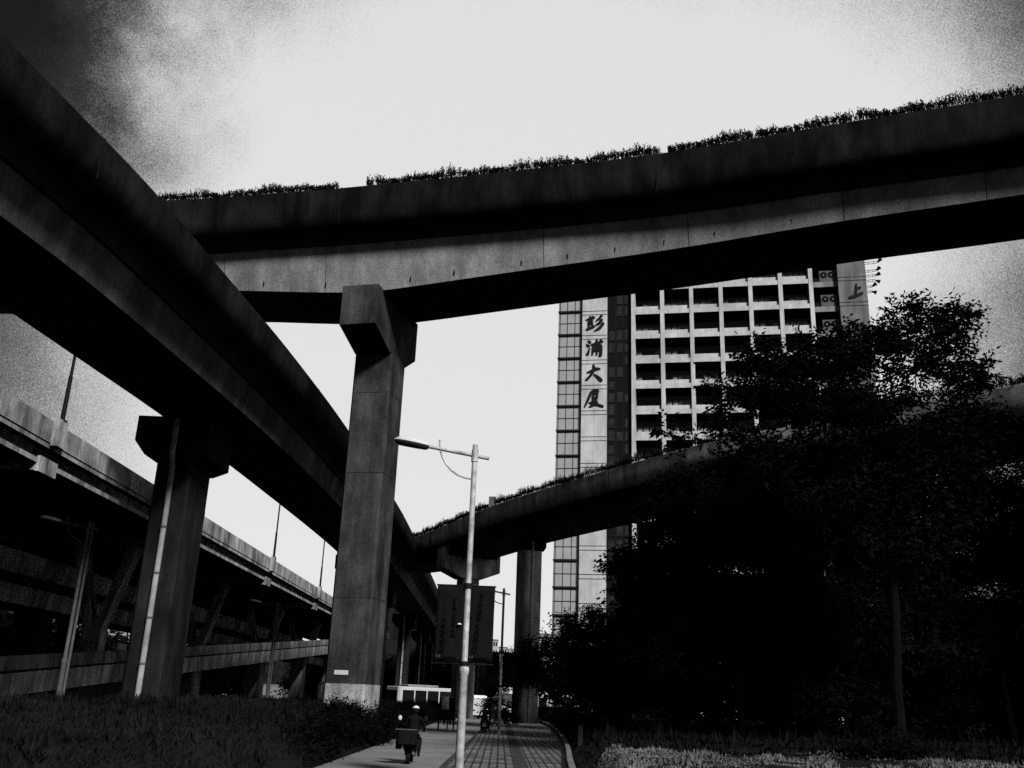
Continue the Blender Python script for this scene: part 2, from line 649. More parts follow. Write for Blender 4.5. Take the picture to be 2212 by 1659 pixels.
def sweep(path, prof):
    """prof(i) -> closed polygon [(u inward, v up)]"""
    d, nrm = frames(path)
    mb = MB()
    vs, fs = [], []
    m = None
    for i, p in enumerate(path):
        poly = prof(i)
        m = len(poly)
        for u, v in poly:
            vs.append((p[0] + nrm[i, 0] * u, p[1] + nrm[i, 1] * u, p[2] + v))
    n = len(path)
    for i in range(n - 1):
        for k in range(m):
            k2 = (k + 1) % m
            fs.append((i * m + k, i * m + k2, (i + 1) * m + k2, (i + 1) * m + k))
    fs.append(tuple(range(m - 1, -1, -1)))
    fs.append(tuple((n - 1) * m + k for k in range(m)))
    return mb.add(vs, fs)


DECK = 6.3


def viaduct(root, path, par, depth, m_par, m_box, joints=(), W=DECK, inset=1.45, itop=1.25):
    for side in (0, 1):
        off = 0 if side == 0 else W - 0.29
        outer = [(0.03, 0.0), (0.0, -0.03), (0.0, -0.45 * par), (0.008, -0.62 * par), (0.03, -0.78 * par), (0.075, -0.91 * par), (0.15, -1.0 * par - 0.05), (0.26, -par - 0.16)]
        inner = [(0.29, -par - 0.16), (0.29, -0.03), (0.26, 0.0)]
        poly = outer + inner if side == 0 else [(0.29 - u, v) for u, v in reversed(outer + inner)]
        pr = lambda i: [(off + u, v) for u, v in poly]
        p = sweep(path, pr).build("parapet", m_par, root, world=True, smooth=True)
        if side == 0:
            near = p
    t = par + 0.02

    def slab(i):
        half = [(0.285, -t), (0.285, -t - 0.13)] + [(0.285 + (itop - 0.345) * k / 6, -t - 0.17 - 0.16 * k / 6 - 0.22 * (k / 6) ** 4) for k in range(1, 7)]
        return half + [(W - u, v) for u, v in reversed(half)]

    sweep(path, slab).build("deck_slab", C_RAMPWEB, root, world=True, smooth=True)  # cantilever shade painted in: slab far darker than the girder web
    def web(i):
        ub = min(inset, itop + 0.42 * max(0.05, depth(i) - t - 0.5))
        return [(itop - 0.01, -t - 0.3), (ub, -depth(i)), (W - inset, -depth(i)), (W - itop, -t - 0.3)]

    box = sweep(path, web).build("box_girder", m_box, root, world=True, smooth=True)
    d, nrm = frames(path)
    for i in joints:
        mb = MB()
        p = path[i]
        mb.box(-0.02, 0.02, -0.006, 0.02, -par - 0.15, 0.003)
        c, s_ = d[i]
        mb.map(lambda v: Vector((p[0] + v.x * c - v.y * s_, p[1] + v.x * s_ + v.y * c, p[2] + v.z)))
        mb.build("expansion_joint", C_JOINT, near, world=True)
    return near, box


def frame_map(mb, c, a):
    """local (x along a, y left of a, z up) -> world at c"""
    a = Vector((a[0], a[1], 0)).normalized()
    b = Vector((-a.y, a.x, 0))
    return mb.map(lambda v: Vector((c[0], c[1], c[2])) + a * v.x + b * v.y + Vector((0, 0, v.z)))


def pier(root, c, a, w, dpt, z0, top, cap, m, capm, smm=0.1, label=None):
    """shaft centre c, a = along the bridge; cap = polygon in (across, z)"""
    s = MB().cbox(-w / 2, w / 2, -dpt / 2, dpt / 2, z0, top, smm)
    po = frame_map(s, (c[0], c[1], 0), a).build("pier", m, root, world=True)
    if label:
        po["label"] = label
    q = MB()
    hw = cap[0] / 2
    q.prism([(-hw, y, z) for y, z in cap[1]], [(hw, y, z) for y, z in cap[1]])
    frame_map(q, (c[0], c[1], 0), a).build("pier_cap", capm, po, world=True, bevel=0.03)
    return po


# --- the high curved viaduct crossing overhead
hi = empty("viaduct", (-5.5, 37, 0))
tag(hi, "highest viaduct, crossing above everything else on a square pier, hedges on its parapet", "viaduct")
hp = smooth_path([(-70, 37.5, 21), (-45, 37.2, 21), (-28, 36.6, 21), (-15.15, 35.22, 21), (-10.9, 34.44, 21), (-6.9, 33.55, 21), (-0.4, 31.85, 21),
                  (5.2, 30.2, 21), (10.8, 28.0, 21), (16.3, 25.9, 21), (22.5, 23.0, 21), (30, 18.8, 21), (37, 14, 21)], 0.9)
ip = int(np.argmin(np.abs(hp[:, 0] + 6.0)))


def hi_depth(i):
    dx = math.hypot(hp[i, 0] - hp[ip, 0], hp[i, 1] - hp[ip, 1])
    dx = min(dx, abs(dx - 44)) if hp[i, 0] < hp[ip, 0] else min(dx, abs(dx - 50))
    return 2.72 + 1.28 * math.exp(-(max(0, dx - 0.6) / 13.0) ** 1.15)


hj = [int(np.argmin(np.abs(hp[:, 0] - x))) for x in (-6.75, 5.25, -22)]
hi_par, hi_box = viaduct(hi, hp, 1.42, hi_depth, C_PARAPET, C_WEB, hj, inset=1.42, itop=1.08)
A1 = (0.97, -0.24)
cap1 = (1.52, [(-2.72, 17.10), (-2.72, 15.42), (-0.95, 14.85), (0.95, 14.85), (2.1, 15.55), (2.1, 17.3), (1.75, 17.3), (1.75, 16.96), (-2.2, 16.96), (-2.2, 17.10)])
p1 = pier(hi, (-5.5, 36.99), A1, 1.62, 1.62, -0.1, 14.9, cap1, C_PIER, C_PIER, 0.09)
sk = MB().cbox(-0.816, 0.816, -0.816, 0.816, -0.1, 2.03, 0.09)
frame_map(sk, (-5.5, 36.99, 0), A1).build("painted_base", C_BASE, p1, world=True)
pl = MB().box(-0.42, 0.12, -0.835, -0.812, 2.34, 2.5)
frame_map(pl, (-5.5, 36.99, 0), A1).build("number_plate", C_WHITE, p1, world=True)
for zc in (5.1, 9.9, 13.2):
    jn = MB().cbox(-0.8125, 0.8125, -0.8125, 0.8125, zc, zc + 0.03, 0.09)
    frame_map(jn, (-5.5, 36.99, 0), A1).build("pour_joint", C_PIERDARK, p1, world=True)
# little drip pipes along the lower edge of the girder
d_, n_ = frames(hp)
dm = MB().tube([(0, 0.02, 0.16), (0, -0.06, 0.15), (0.02, -0.10, 0.05), (0, -0.06, -0.02), (0.01, -0.05, -0.09)], 0.028, 6).mesh("drip_pipe", C_BLACK)
x0 = -12.2
for k in range(17):
    xx = x0 + 1.93 * k
    if abs(xx + 5.9) < 1.0:
        continue
    i = int(np.argmin(np.abs(hp[:, 0] - xx)))
    pos = np.array([hp[i, 0], hp[i, 1]]) + n_[i] * 1.44
    o = place(dm, "drip_pipe", (0, 0, 0), hi_box)
    loc = Vector((pos[0], pos[1], 21 - hi_depth(i) + 0.28))
    o.location = loc - Vector(hi_box.location) - Vector(hi.location)
    o.rotation_euler = (0, 0, math.atan2(d_[i, 1], d_[i, 0]))

def web_u(i, v):
    ub = min(1.42, 1.08 + 0.42 * max(0.05, hi_depth(i) - 1.44 - 0.5))
    f = (-1.74 - v) / (hi_depth(i) - 1.74)
    return 1.07 + (ub - 1.07) * f


for xx in (-12.4, -8.1, 1.1, 5.9, 10.6, 15.0):
    i = int(np.argmin(np.abs(hp[:, 0] - xx)))
    c, nn, dd = hp[i, :2], n_[i], d_[i]
    v0, v1 = -1.9, -hi_depth(i) + 0.01
    q = []
    for du in (-0.006, 0.03):
        for v in (v0, v1):
            for w in (-0.011, 0.011):
                pt = c + nn * (web_u(i, v) + du) + dd * w
                q.append((pt[0], pt[1], 21 + v))
    MB().hexa([q[0], q[1], q[5], q[4], q[2], q[3], q[7], q[6]]).build("segment_joint", C_RAMPWEB, hi_box, world=True)

# --- ramp beside the camera, running away along the garden
ra = empty("viaduct", (-12.8, 36.6, 0))
tag(ra, "dark ramp sweeping away overhead beside the garden, on a pier with a pale drainpipe", "viaduct")
rp = smooth_path([(-19, -26, 14.2), (-14.6, -8, 14.2), (-12.4, 4, 14.2), (-11.3, 11, 14.2), (-10.72, 16, 14.2), (-10.3, 18.7, 14.2), (-9.75, 22.3, 14.2), (-9.16, 28.5, 14.2), (-8.6, 35.3, 14.2),
                  (-8.05, 46, 14.2), (-7.5, 66.7, 14.2), (-7.65, 90, 14.2), (-8.0, 119, 14.2), (-8.5, 160, 14.2), (-9.5, 260, 14.2)], 1.2)
rj = [int(np.argmin(np.abs(rp[:, 1] - y))) for y in (20.2, 38.5, 68)]
ra_par, ra_box = viaduct(ra, rp, 0.95, lambda i: 2.6, C_PARAPET, C_RAMPBOX, rj, itop=1.2)
cap2 = (3.0, [(1.55, 11.58), (1.55, 10.6), (1.1, 10.05), (0.7, 9.85), (-0.7, 9.85), (-1.3, 10.1), (-1.3, 11.58)])
for k, (yy, xc, zz) in enumerate(((36.6, -12.8, 0.5), (72.5, -11.1, 0), (93, -11.8, 0), (122, -12.2, 0), (152, -12.5, 0), (182, -12.8, 0))):
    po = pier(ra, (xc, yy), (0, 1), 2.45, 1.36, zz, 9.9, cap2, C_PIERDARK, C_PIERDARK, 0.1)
    dp = MB().tube([(xc + 0.02, yy - 1.62, 11.5), (xc + 0.02, yy - 1.66, 10.1), (xc + 0.02, yy - 1.42, 9.6), (xc + 0.02, yy - 1.36, 8.0), (xc + 0.02, yy - 1.36, zz)], 0.105, 10)
    pp = dp.build("drain_pipe", C_PIPE, po, world=True, smooth=True)
    for z in (9.0, 7.3, 5.6, 4.0, 2.4):
        MB().tube([(xc + 0.02, yy - 1.36, z), (xc + 0.02, yy - 1.36, z + 0.07)], 0.122, 10).build("pipe_clamp", C_POLEDARK, po, world=True)

# --- viaduct curving across in the middle distance
SC = 1.149
cv = empty("viaduct", (1.6, 68, 0))
tag(cv, "grey viaduct with hedge curving behind the street lamp and in front of the tower", "viaduct")
cpts = [(-11.0, 85.6), (-8.2, 81.7), (-2.72, 69.6), (-1.18, 66.1), (2.8, 58.9), (7.7, 50.9), (11.2, 46.0), (20.4, 36.8), (27, 31.5), (36, 25.5), (50, 18)]
cp = smooth_path([(x, y, 14.7) for x, y in cpts], 1.2)
cj = [int(np.argmin(np.abs(cp[:, 1] - y))) for y in (77.5, 66, 54, 42)]
cv_par, cv_box = viaduct(cv, cp, 1.1, lambda i: 2.05, C_CURVE, C_RAMPWEB, cj)
ca = (0.45, -0.89)
capf = (1.4, [(-1.0, 12.62), (-1.0, 12.2), (-0.8, 11.9), (0.8, 11.9), (1.0, 12.2), (1.0, 12.62)])
pf = pier(cv, (1.72, 68.0), ca, 1.3, 1.45, 0.3, 12.0, capf, C_PIERPALE, C_PIERDARK, 0.12)
MB().tube([(1.9, 66.98, 12.5), (1.95, 66.98, 0.3)], 0.09, 8).build("drain_pipe", C_POLE, pf, world=True, smooth=True)
sk = MB().cbox(-0.656, 0.656, -0.731, 0.731, 0.3, 2.2, 0.12)
frame_map(sk, (1.72, 68.0, 0), ca).build("painted_base", C_BASE, pf, world=True)
capg = (1.5, [(-2.5, 13.3), (-2.5, 11.55), (-0.85, 10.9), (0.85, 10.9), (2.5, 11.55), (2.5, 13.0), (2.2, 13.0), (2.2, 12.6), (-2.15, 12.6), (-2.15, 13.3)])
pier(cv, (-2.95, 77.6), ca, 1.3, 1.5, 0.3, 11.2, capg, C_PIERPALE, C_PIERPALE, 0.12)
pier(cv, (15.2, 48), (0.68, -0.73), 1.3, 1.5, 0, 12.0, capf, C_PIERDARK, C_PIERDARK, 0.12)
ii = int(np.argmin(np.abs(cp[:, 1] - 66.3)))
MB().box(cp[ii, 0] - 0.02, cp[ii, 0] + 0.5, cp[ii, 1] + 0.2, cp[ii, 1] + 0.26, 14.68, 15.5).build("sign_plate", C_POLEDARK, cv, world=True)

# --- straight elevated highway
hw = empty("viaduct", (-23.5, 58, 0))
tag(hw, "pale straight elevated highway with parapet lamps, seen edge-on behind the ramp pier", "viaduct")
wp = np.array([[-19.0, y, 12.0] for y in np.arange(-40, 166, 2.0)])
sweep(wp, lambda i: [(0, -0.92), (0.3, -0.92), (0.24, 0), (0.02, 0)]).build("parapet", C_HIGHWAY, hw, world=True)
sweep(wp, lambda i: [(0.04, -1.14), (16.8, -1.14), (16.8, -0.94), (0.04, -0.94)]).build("deck_slab", C_HIGHWAY, hw, world=True)
sweep(wp, lambda i: [(0.42, -1.15), (0.42, -1.56), (0.16, -1.66), (0.16, -1.86), (0.98, -1.86), (0.98, -1.66), (0.72, -1.56), (0.72, -1.15)]).build("edge_girder", C_HIGHWAY, hw, world=True)
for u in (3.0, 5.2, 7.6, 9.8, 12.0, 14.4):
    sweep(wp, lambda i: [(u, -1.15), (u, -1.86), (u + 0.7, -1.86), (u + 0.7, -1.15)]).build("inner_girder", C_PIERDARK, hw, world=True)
BENTS = [18.4, 38.4, 58.0, 77.7, 98.6, 119, 140]
for y in BENTS:
    bt = MB().box(-19.2, -19.06, y - 0.78, y + 0.78, 9.80, 10.44)
    bt.box(-35.7, -19.202, y - 0.8, y + 0.8, 9.83, 10.135)
    bo = bt.build("cross_beam", C_HIGHWAY, hw, world=True)
    # forked column: trunk, then two leaning arms
    col = MB()
    xo, xi = -23.6, -24.7
    col.hexa([(xi, y - 0.5, 0), (xo, y - 0.5, 0), (xo, y + 0.5, 0), (xi, y + 0.5, 0), (xi, y - 0.5, 4.9), (xo, y - 0.5, 4.9), (xo, y + 0.5, 4.9), (xi, y + 0.5, 4.9)])
    col.hexa([(-24.12, y - 0.49, 4.9), (-23.6, y - 0.49, 4.9), (-23.6, y + 0.49, 4.9), (-24.12, y + 0.49, 4.9), (-22.75, y - 0.49, 9.84), (-22.15, y - 0.49, 9.84), (-22.15, y + 0.49, 9.84), (-22.75, y + 0.49, 9.84)])
    col.hexa([(-24.7, y - 0.49, 4.9), (-24.16, y - 0.49, 4.9), (-24.16, y + 0.49, 4.9), (-24.7, y + 0.49, 4.9), (-26.1, y - 0.49, 9.84), (-25.5, y - 0.49, 9.84), (-25.5, y + 0.49, 9.84), (-26.1, y + 0.49, 9.84)])
    MB().cbox(-35.2, -34.2, y - 0.5, y + 0.5, 0, 9.82, 0.08).build("column", C_PIERDARK, hw, world=True)
    col.build("forked_column", C_HIGHWAY, hw, world=True)
    MB().box(-19.0, -18.72, y - 0.35, y + 0.35, 10.98, 12.12).build("lamp_bracket", C_HIGHWAY, hw, world=True)

# --- low ramp climbing under the highway
lr = empty("viaduct", (-19.6, 60, 0))
tag(lr, "low concrete ramp climbing away at the back of the garden, with a solid barrier", "viaduct")
yy = np.arange(8, 134, 2.0)
lp = np.stack([np.full(len(yy), -19.6), yy, 2.56 + (yy - 38.5) * 0.0695], 1)
sweep(lp, lambda i: [(0, -0.56), (0.3, -0.56), (0.2, 0), (0.04, 0)]).build("barrier", C_LOWRAMP, lr, world=True)
sweep(lp, lambda i: [(0.08, -0.66), (3.2, -0.66), (3.2, -0.565), (0.08, -0.565)]).build("deck_slab", C_PIERDARK, lr, world=True)
sweep(lp, lambda i: [(0.02, -1.55), (3.1, -1.55), (3.1, -0.67), (0.02, -0.67)]).build("edge_beam", C_HIGHWAY, lr, world=True)
yw = np.arange(8, 56, 2.0)
mb = MB()
mb.prism([(-19.7, 8, -0.2), (-19.7, 55, -0.2), (-19.7, 55, 2.1), (-19.7, 8, -0.1)], [(-22.6, 8, -0.2), (-22.6, 55, -0.2), (-22.6, 55, 2.1), (-22.6, 8, -0.1)])
mb.build("retaining_wall", C_PIERDARK, lr, world=True)  # shadow on the near ramp put into this wall's dark colour
for y in (66, 84, 102, 120):
    zt = 2.56 + (y - 38.5) * 0.0695 - 1.56
    MB().cbox(-21.6, -20.3, y - 0.6, y + 0.6, -0.1, zt, 0.08).build("pier", C_LOWRAMP, lr, world=True)

# --- second low viaduct beyond the highway
sv = empty("viaduct", (-33, 60, 0))
tag(sv, "farther low viaduct seen between the forked highway columns", "viaduct")
sp = np.array([[-27.0, y, 8.62] for y in np.arange(-30, 205, 2.5)])
viaduct(sv, sp, 1.0, lambda i: 2.6, C_HIGHWAY, C_HIGHWAY)
for y in (28, 63, 88, 118, 150):
    MB().cbox(-31.2, -29.4, y - 0.9, y + 0.9, -0.1, 6.03, 0.1).build("pier", C_PIERDARK, sv, world=True)

# ------------------------------------------------------------------ hedges in the parapet planters


def hedge(path, ya, yb, key, hgt, per_m, label, group, z_add=0.0, off=0.14, seed=3):
    r = np.random.default_rng(seed)
    d, nrm = frames(path)
    s = np.concatenate([[0], np.cumsum(np.linalg.norm(np.diff(path[:, :2], axis=0), axis=1))])
    sa, sb = np.interp([ya, yb], path[:, key], s) if path[-1, key] > path[0, key] else np.interp([ya, yb], path[::-1, key], s[::-1])
    sa, sb = min(sa, sb), max(sa, sb)
    n = int((sb - sa) * per_m)
    vs, fs = [], []
    st = sa + (sb - sa) * np.sort(r.random(n))
    px = np.interp(st, s, path[:, 0])
    py = np.interp(st, s, path[:, 1])
    pz = np.interp(st, s, path[:, 2])
    nx = np.interp(st, s, nrm[:, 0])
    ny = np.interp(st, s, nrm[:, 1])
    for k in range(n):
        u = off + (r.random() - 0.5) * 0.34
        b = np.array([px[k] + nx[k] * u, py[k] + ny[k] * u, pz[k] + z_add])
        wob = 0.8 + 0.22 * math.sin(st[k] * 1.7) + 0.16 * math.sin(st[k] * 4.1 + 1)
        h = hgt * wob * (0.55 + 0.6 * r.random())
        t = np.array([-ny[k], nx[k], 0]) * (r.random() - 0.42) * 0.55 + np.array([nx[k], ny[k], 0]) * (r.random() - 0.5) * 0.7 + np.array([0, 0, 1.0])
        t /= np.linalg.norm(t)
        side = np.array([-ny[k], nx[k], 0]) * 0.006
        i0 = len(vs)
        vs += [b - side, b + side, b + t * h + side * 0.5, b + t * h - side * 0.5]
        fs.append((i0, i0 + 1, i0 + 2, i0 + 3))
        m = r.integers(6, 10)
        for q in range(m):
            f = 0.28 + 0.72 * (q + r.random() * 0.6) / m
            c = b + t * h * f
            ph = r.random() * 6.283
            ld = np.array([math.cos(ph) * 0.7, math.sin(ph) * 0.7, 1.0])
            ld /= np.linalg.norm(ld)
            ll = 0.085 * (0.7 + 0.6 * r.random())
            lw = np.cross(ld, r.normal(size=3))
            lw = lw / (np.linalg.norm(lw) + 1e-6) * 0.019
            i0 = len(vs)
            vs += [c, c + ld * ll * 0.5 + lw, c + ld * ll, c + ld * ll * 0.5 - lw]
            fs.append((i0, i0 + 1, i0 + 2, i0 + 3))
    for k in range(n * 3):                  # close leafy base
        q = int(r.integers(n))
        u = off + (r.random() - 0.5) * 0.36
        wob = 0.8 + 0.22 * math.sin(st[q] * 1.7) + 0.16 * math.sin(st[q] * 4.1 + 1)
        c = np.array([px[q] + nx[q] * u, py[q] + ny[q] * u, pz[q] + z_add + 0.05 + hgt * 0.52 * wob * r.random()])
        ld = r.normal(size=3) + np.array([0, 0, 0.9])
        ld /= np.linalg.norm(ld)
        lw = np.cross(ld, r.normal(size=3))
        lw = lw / (np.linalg.norm(lw) + 1e-6) * 0.024
        i0 = len(vs)
        vs += [c, c + ld * 0.05 + lw, c + ld * 0.11, c + ld * 0.05 - lw]
        fs.append((i0, i0 + 1, i0 + 2, i0 + 3))
    mb = MB()
    mb.add(vs, fs)
    return tag(mb.build("hedge", C_HEDGE), label, "hedge", group)


HG = "clipped hedges along the viaduct parapets"
hedge(hp, -22, -7.45, 0, 0.40, 80, "ragged hedge on the high viaduct parapet, directly above the square pier cap", HG, seed=1)
hedge(hp, -6.2, 5.12, 0, 0.43, 80, "middle stretch of hedge on the high viaduct, ending at the parapet joint", HG, seed=2)
hedge(hp, 5.4, 31, 0, 0.45, 85, "tall spiky hedge on the high viaduct where it passes over the office tower roof", HG, seed=3)
hedge(cp, 85, 66.7, 1, 0.55, 60, "low hedge on the curved viaduct, on the far side of its small sign plate", HG, seed=4)
hedge(cp, 65.6, 49.5, 1, 0.55, 60, "hedge on the curved viaduct in front of the glass bay of the tower", HG, seed=5)
hedge(cp, 48.0, 24.0, 1, 0.62, 55, "hedge on the curved viaduct beyond the big tree", HG, seed=6)

# ------------------------------------------------------------------ office tower
BO = Vector((14.7, 110.0, 0))
BU = Vector((0.9805, -0.1965, 0))
BV = Vector((0.1965, 0.9805, 0))                       # into the building


def bmap(mb):
    return mb.map(lambda v: BO + BU * v.x + BV * v.y + Vector((0, 0, v.z)))


tw = empty("office_tower", (14.7, 110, 0))
tag(tw, "white tiled office tower with a balcony grid and large dark characters", "building")
PITCHF = 3.29
FL = [48.55 + PITCHF * k for k in range(-14, 4)]        # beam undersides
ROOF = FL[-1] + 0.6


def bpart(mb, name, m, parent=None, **kw):
    return bmap(mb).build(name, m, parent or tw, world=True, **kw)


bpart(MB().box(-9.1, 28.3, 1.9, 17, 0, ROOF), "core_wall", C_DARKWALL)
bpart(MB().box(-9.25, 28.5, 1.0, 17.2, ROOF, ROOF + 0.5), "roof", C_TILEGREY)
# balcony grid
NB, BW = 6, 3.622
cols = MB()
for i in range(NB + 1):
    cols = MB().box(i * BW, i * BW + 0.49, 0.0, 1.88, 0, ROOF - 0.01)
    bpart(cols, "grid_column", C_TILE)
for k, z in enumerate(FL):
    for i in range(NB):
        x0_, x1_ = i * BW + 0.492, (i + 1) * BW - 0.002
        b = MB().box(x0_, x1_, 0.06, 0.5, z, z + 0.58)
        b.box(x0_, x1_, 0.32, 0.498, z + 0.582, z + 1.14)
        sl_ = MB().box(x0_, x1_, 0.502, 1.88, z + 0.02, z + 0.2)
        slabs = sl_ if i == 0 else slabs
        if i:
            slabs.add(sl_.v, sl_.f)
        beams = b if i == 0 else beams
        if i:
            beams.add(b.v, b.f)
    bpart(beams, "balcony_band", C_TILE)
    bpart(slabs, "balcony_slab", C_DARKWALL)  # slab darkened on its own: shade of the balcony openings put into its colour
wr = random.Random(5)
for k, z in enumerate(FL[4:-1]):
    for i in range(NB):
        a = i * BW + 0.55
        g = MB().box(a, a + 3.0, 1.78, 1.88, z + 0.25, z + PITCHF - 0.1)
        win = bpart(g, "window", C_GLASS)
        cu = MB()
        lit = wr.random() < 0.72
        for q in range(4):
            if lit and wr.random() < 0.75:
                cu.box(a + 0.08 + q * 0.75, a + 0.08 + q * 0.75 + 0.58, 1.74, 1.775, z + 0.9 + 0.5 * wr.random() * 0.4, z + 2.15)
        if cu.v:
            bpart(cu, "curtain", C_CURTAIN, win)
# bay with air conditioners and its bands
for z in FL:
    bpart(MB().box(22.25, 25.15, 0.35, 1.88, z - 0.46, z + 0.22), "service_band", C_TILEGREY)
# right-hand panel strip
rpm = MB().box(25.15, 28.42, -0.25, 4, 0, ROOF + 1.0)
rpo = bpart(rpm, "corner_strip", C_CORNER)
for k in range(-14, 4):
    z = 48.44 + 3.34 * k
    for q in (0, 0.46):
        bpart(MB().box(25.12, 28.45, -0.262, -0.2, z + q, z + q + 0.09), "groove_line", C_GROOVE, rpo)
# white strip with characters
wpm = MB().box(-6.14, -3.05, -0.25, 4, 0, ROOF + 1.0)
wpo = bpart(wpm, "sign_strip", C_TILE)
for k in range(-14, 4):
    z = 48.55 + 3.31 * k
    for q in (0, 0.5):
        bpart(MB().box(-6.17, -3.02, -0.262, -0.2, z + q, z + q + 0.085), "groove_line", C_GROOVE, wpo)
# dark curtain wall
dg = bpart(MB().box(-3.03, -0.02, 0.55, 1.88, 0, ROOF), "dark_curtain_wall", C_GLASS)
mu = MB()
for x in (-3.0, -2.03, -1.03, -0.06):
    mu.box(x, x + 0.05, 0.47, 0.548, 0, ROOF)
for k in range(-28, 6):
    z = 48.6 + k * PITCHF / 2
    mu.box(-2.999, -0.012, 0.48, 0.546, z, z + 0.06)
bpart(mu, "mullions", C_GROOVE, dg)
pn = MB()
for k in range(-28, 6):
    for q in range(3):
        if wr.random() < 0.62:
            z = 48.7 + k * PITCHF / 2
            pn.box(-2.85 + q, -2.85 + q + 0.72, 0.53, 0.549, z, z + 1.0 + 0.35 * wr.random())
bpart(pn, "blinds", C_BLIND, dg)
# glass bay at the end
gb = bpart(MB().box(-9.2, -6.15, 0.25, 3.5, 0, ROOF), "glass_bay", C_PANE)
mu = MB()
for x in (-9.24, -9.06, -8.13, -7.15, -6.2):
    mu.box(x, x + 0.05, 0.19, 0.248, 0, ROOF)
for k in range(-15, 4):
    z = 49.3 + 3.16 * k
    mu.box(-9.3, -6.152, 0.02, 0.247, z - 0.1, z + 0.1)
    mu.box(-9.2, -6.152, 0.2, 0.246, z - 1.62, z - 1.55)
bpart(mu, "mullions", C_GROOVE, gb)

# brush-written characters, each stroke a ribbon of changing width (unit square, y up)
BR = {
    "peng": [  # 彭
        [(.27, .93, .05), (.30, .80, .09), (.32, .72, .05)], [(.08, .74, .05), (.22, .79, .07), (.42, .88, .10), (.50, .84, .06)],
        [(.16, .64, .03), (.40, .72, .06)], [(.18, .58, .05), (.22, .46, .06)], [(.20, .57, .03), (.40, .63, .06), (.38, .50, .06)], [(.22, .47, .03), (.38, .51, .05)],
        [(.20, .41, .05), (.25, .32, .06)], [(.42, .44, .05), (.36, .33, .06)], [(.12, .22, .08), (.30, .30, .09), (.50, .38, .08)],
        [(.86, .96, .09), (.76, .80, .08), (.58, .68, .03)], [(.88, .72, .10), (.74, .54, .09), (.56, .44, .03)], [(.94, .52, .11), (.78, .28, .11), (.50, .12, .03)]],
    "pu": [  # 浦
        [(.20, .93, .05), (.30, .84, .10)], [(.12, .74, .05), (.22, .64, .10)], [(.12, .22, .06), (.18, .20, .09), (.24, .42, .06), (.27, .55, .03)],
        [(.34, .70, .06), (.60, .78, .09), (.92, .86, .06)], [(.62, .98, .07), (.63, .70, .08), (.64, .34, .07), (.63, .14, .04)],
        [(.42, .60, .05), (.44, .38, .08), (.41, .16, .04)], [(.44, .60, .05), (.66, .66, .06), (.84, .66, .10), (.84, .36, .10), (.82, .10, .10), (.74, .16, .03)],
        [(.47, .48, .04), (.80, .52, .05)], [(.47, .36, .04), (.80, .39, .05)], [(.80, .96, .05), (.88, .90, .07)]],
    "da": [  # 大
        [(.16, .56, .05), (.34, .62, .09), (.62, .74, .12), (.80, .74, .05)], [(.46, .96, .06), (.50, .82, .10), (.46, .62, .11), (.32, .38, .09), (.10, .18, .05)],
        [(.10, .18, .05), (.18, .20, .08), (.26, .26, .04)], [(.50, .46, .04), (.66, .34, .09), (.86, .14, .12), (.88, .08, .05)]],
    "sha": [  # 厦
        [(.38, .90, .05), (.58, .96, .09), (.72, .92, .09)], [(.38, .88, .08), (.30, .66, .09), (.18, .38, .08), (.06, .10, .05)],
        [(.44, .82, .05), (.72, .80, .06)], [(.46, .72, .07), (.66, .76, .06), (.68, .62, .06)], [(.46, .70, .06), (.46, .44, .07)], [(.46, .58, .03), (.66, .60, .05)],
        [(.46, .46, .05), (.66, .50, .06), (.68, .64, .05)], [(.40, .36, .07), (.60, .40, .07), (.68, .32, .07), (.46, .16, .07), (.28, .10, .04)], [(.30, .32, .05), (.50, .22, .08), (.72, .20, .08), (.96, .10, .07)]],
    "shang": [  # 上
        [(.52, .92, .07), (.50, .62, .10), (.44, .28, .09)], [(.52, .66, .06), (.76, .72, .09)], [(.06, .14, .10), (.40, .20, .12), (.86, .38, .08)]],
}


def ribbon_mesh(mb, pts, fn, t):
    """pts (x, y, width) -> solid brush stroke of thickness t with rounded ends; fn maps (x, depth, z)"""
    P = np.array(pts, float)
    n = 9
    q = np.linspace(0, len(P) - 1, (len(P) - 1) * 5 + 1)
    i = np.arange(len(P))
    X, Y, Wd = (np.interp(q, i, P[:, k]) for k in range(3))
    for A in (X, Y, Wd):
        if len(A) > 4:
            A[1:-1] = 0.25 * A[:-2] + 0.5 * A[1:-1] + 0.25 * A[2:]
    dx, dy = np.gradient(X), np.gradient(Y)
    l = np.hypot(dx, dy) + 1e-6
    nx, ny = -dy / l, dx / l
    lft = [(X[k] + nx[k] * Wd[k] / 2, Y[k] + ny[k] * Wd[k] / 2) for k in range(len(X))]
    rgt = [(X[k] - nx[k] * Wd[k] / 2, Y[k] - ny[k] * Wd[k] / 2) for k in range(len(X))]
    e0 = (X[0] - dx[0] / l[0] * Wd[0] * 0.45, Y[0] - dy[0] / l[0] * Wd[0] * 0.45)
    e1 = (X[-1] + dx[-1] / l[-1] * Wd[-1] * 0.45, Y[-1] + dy[-1] / l[-1] * Wd[-1] * 0.45)
    lo = [e0] + rgt + [e1]
    hi_ = [e0] + lft + [e1]
    m = len(lo)
    vs = [fn(a, 0, b) for a, b in lo] + [fn(a, 0, b) for a, b in hi_] + [fn(a, t, b) for a, b in lo] + [fn(a, t, b) for a, b in hi_]
    fs = []
    for k in range(m - 1):
        fs.append((k, k + 1, m + k + 1, m + k))
        fs.append((2 * m + k, 3 * m + k, 3 * m + k + 1, 2 * m + k + 1))
        fs.append((k, 2 * m + k, 2 * m + k + 1, k + 1))
        fs.append((m + k, m + k + 1, 3 * m + k + 1, 3 * m + k))
    mb.add(vs, fs)


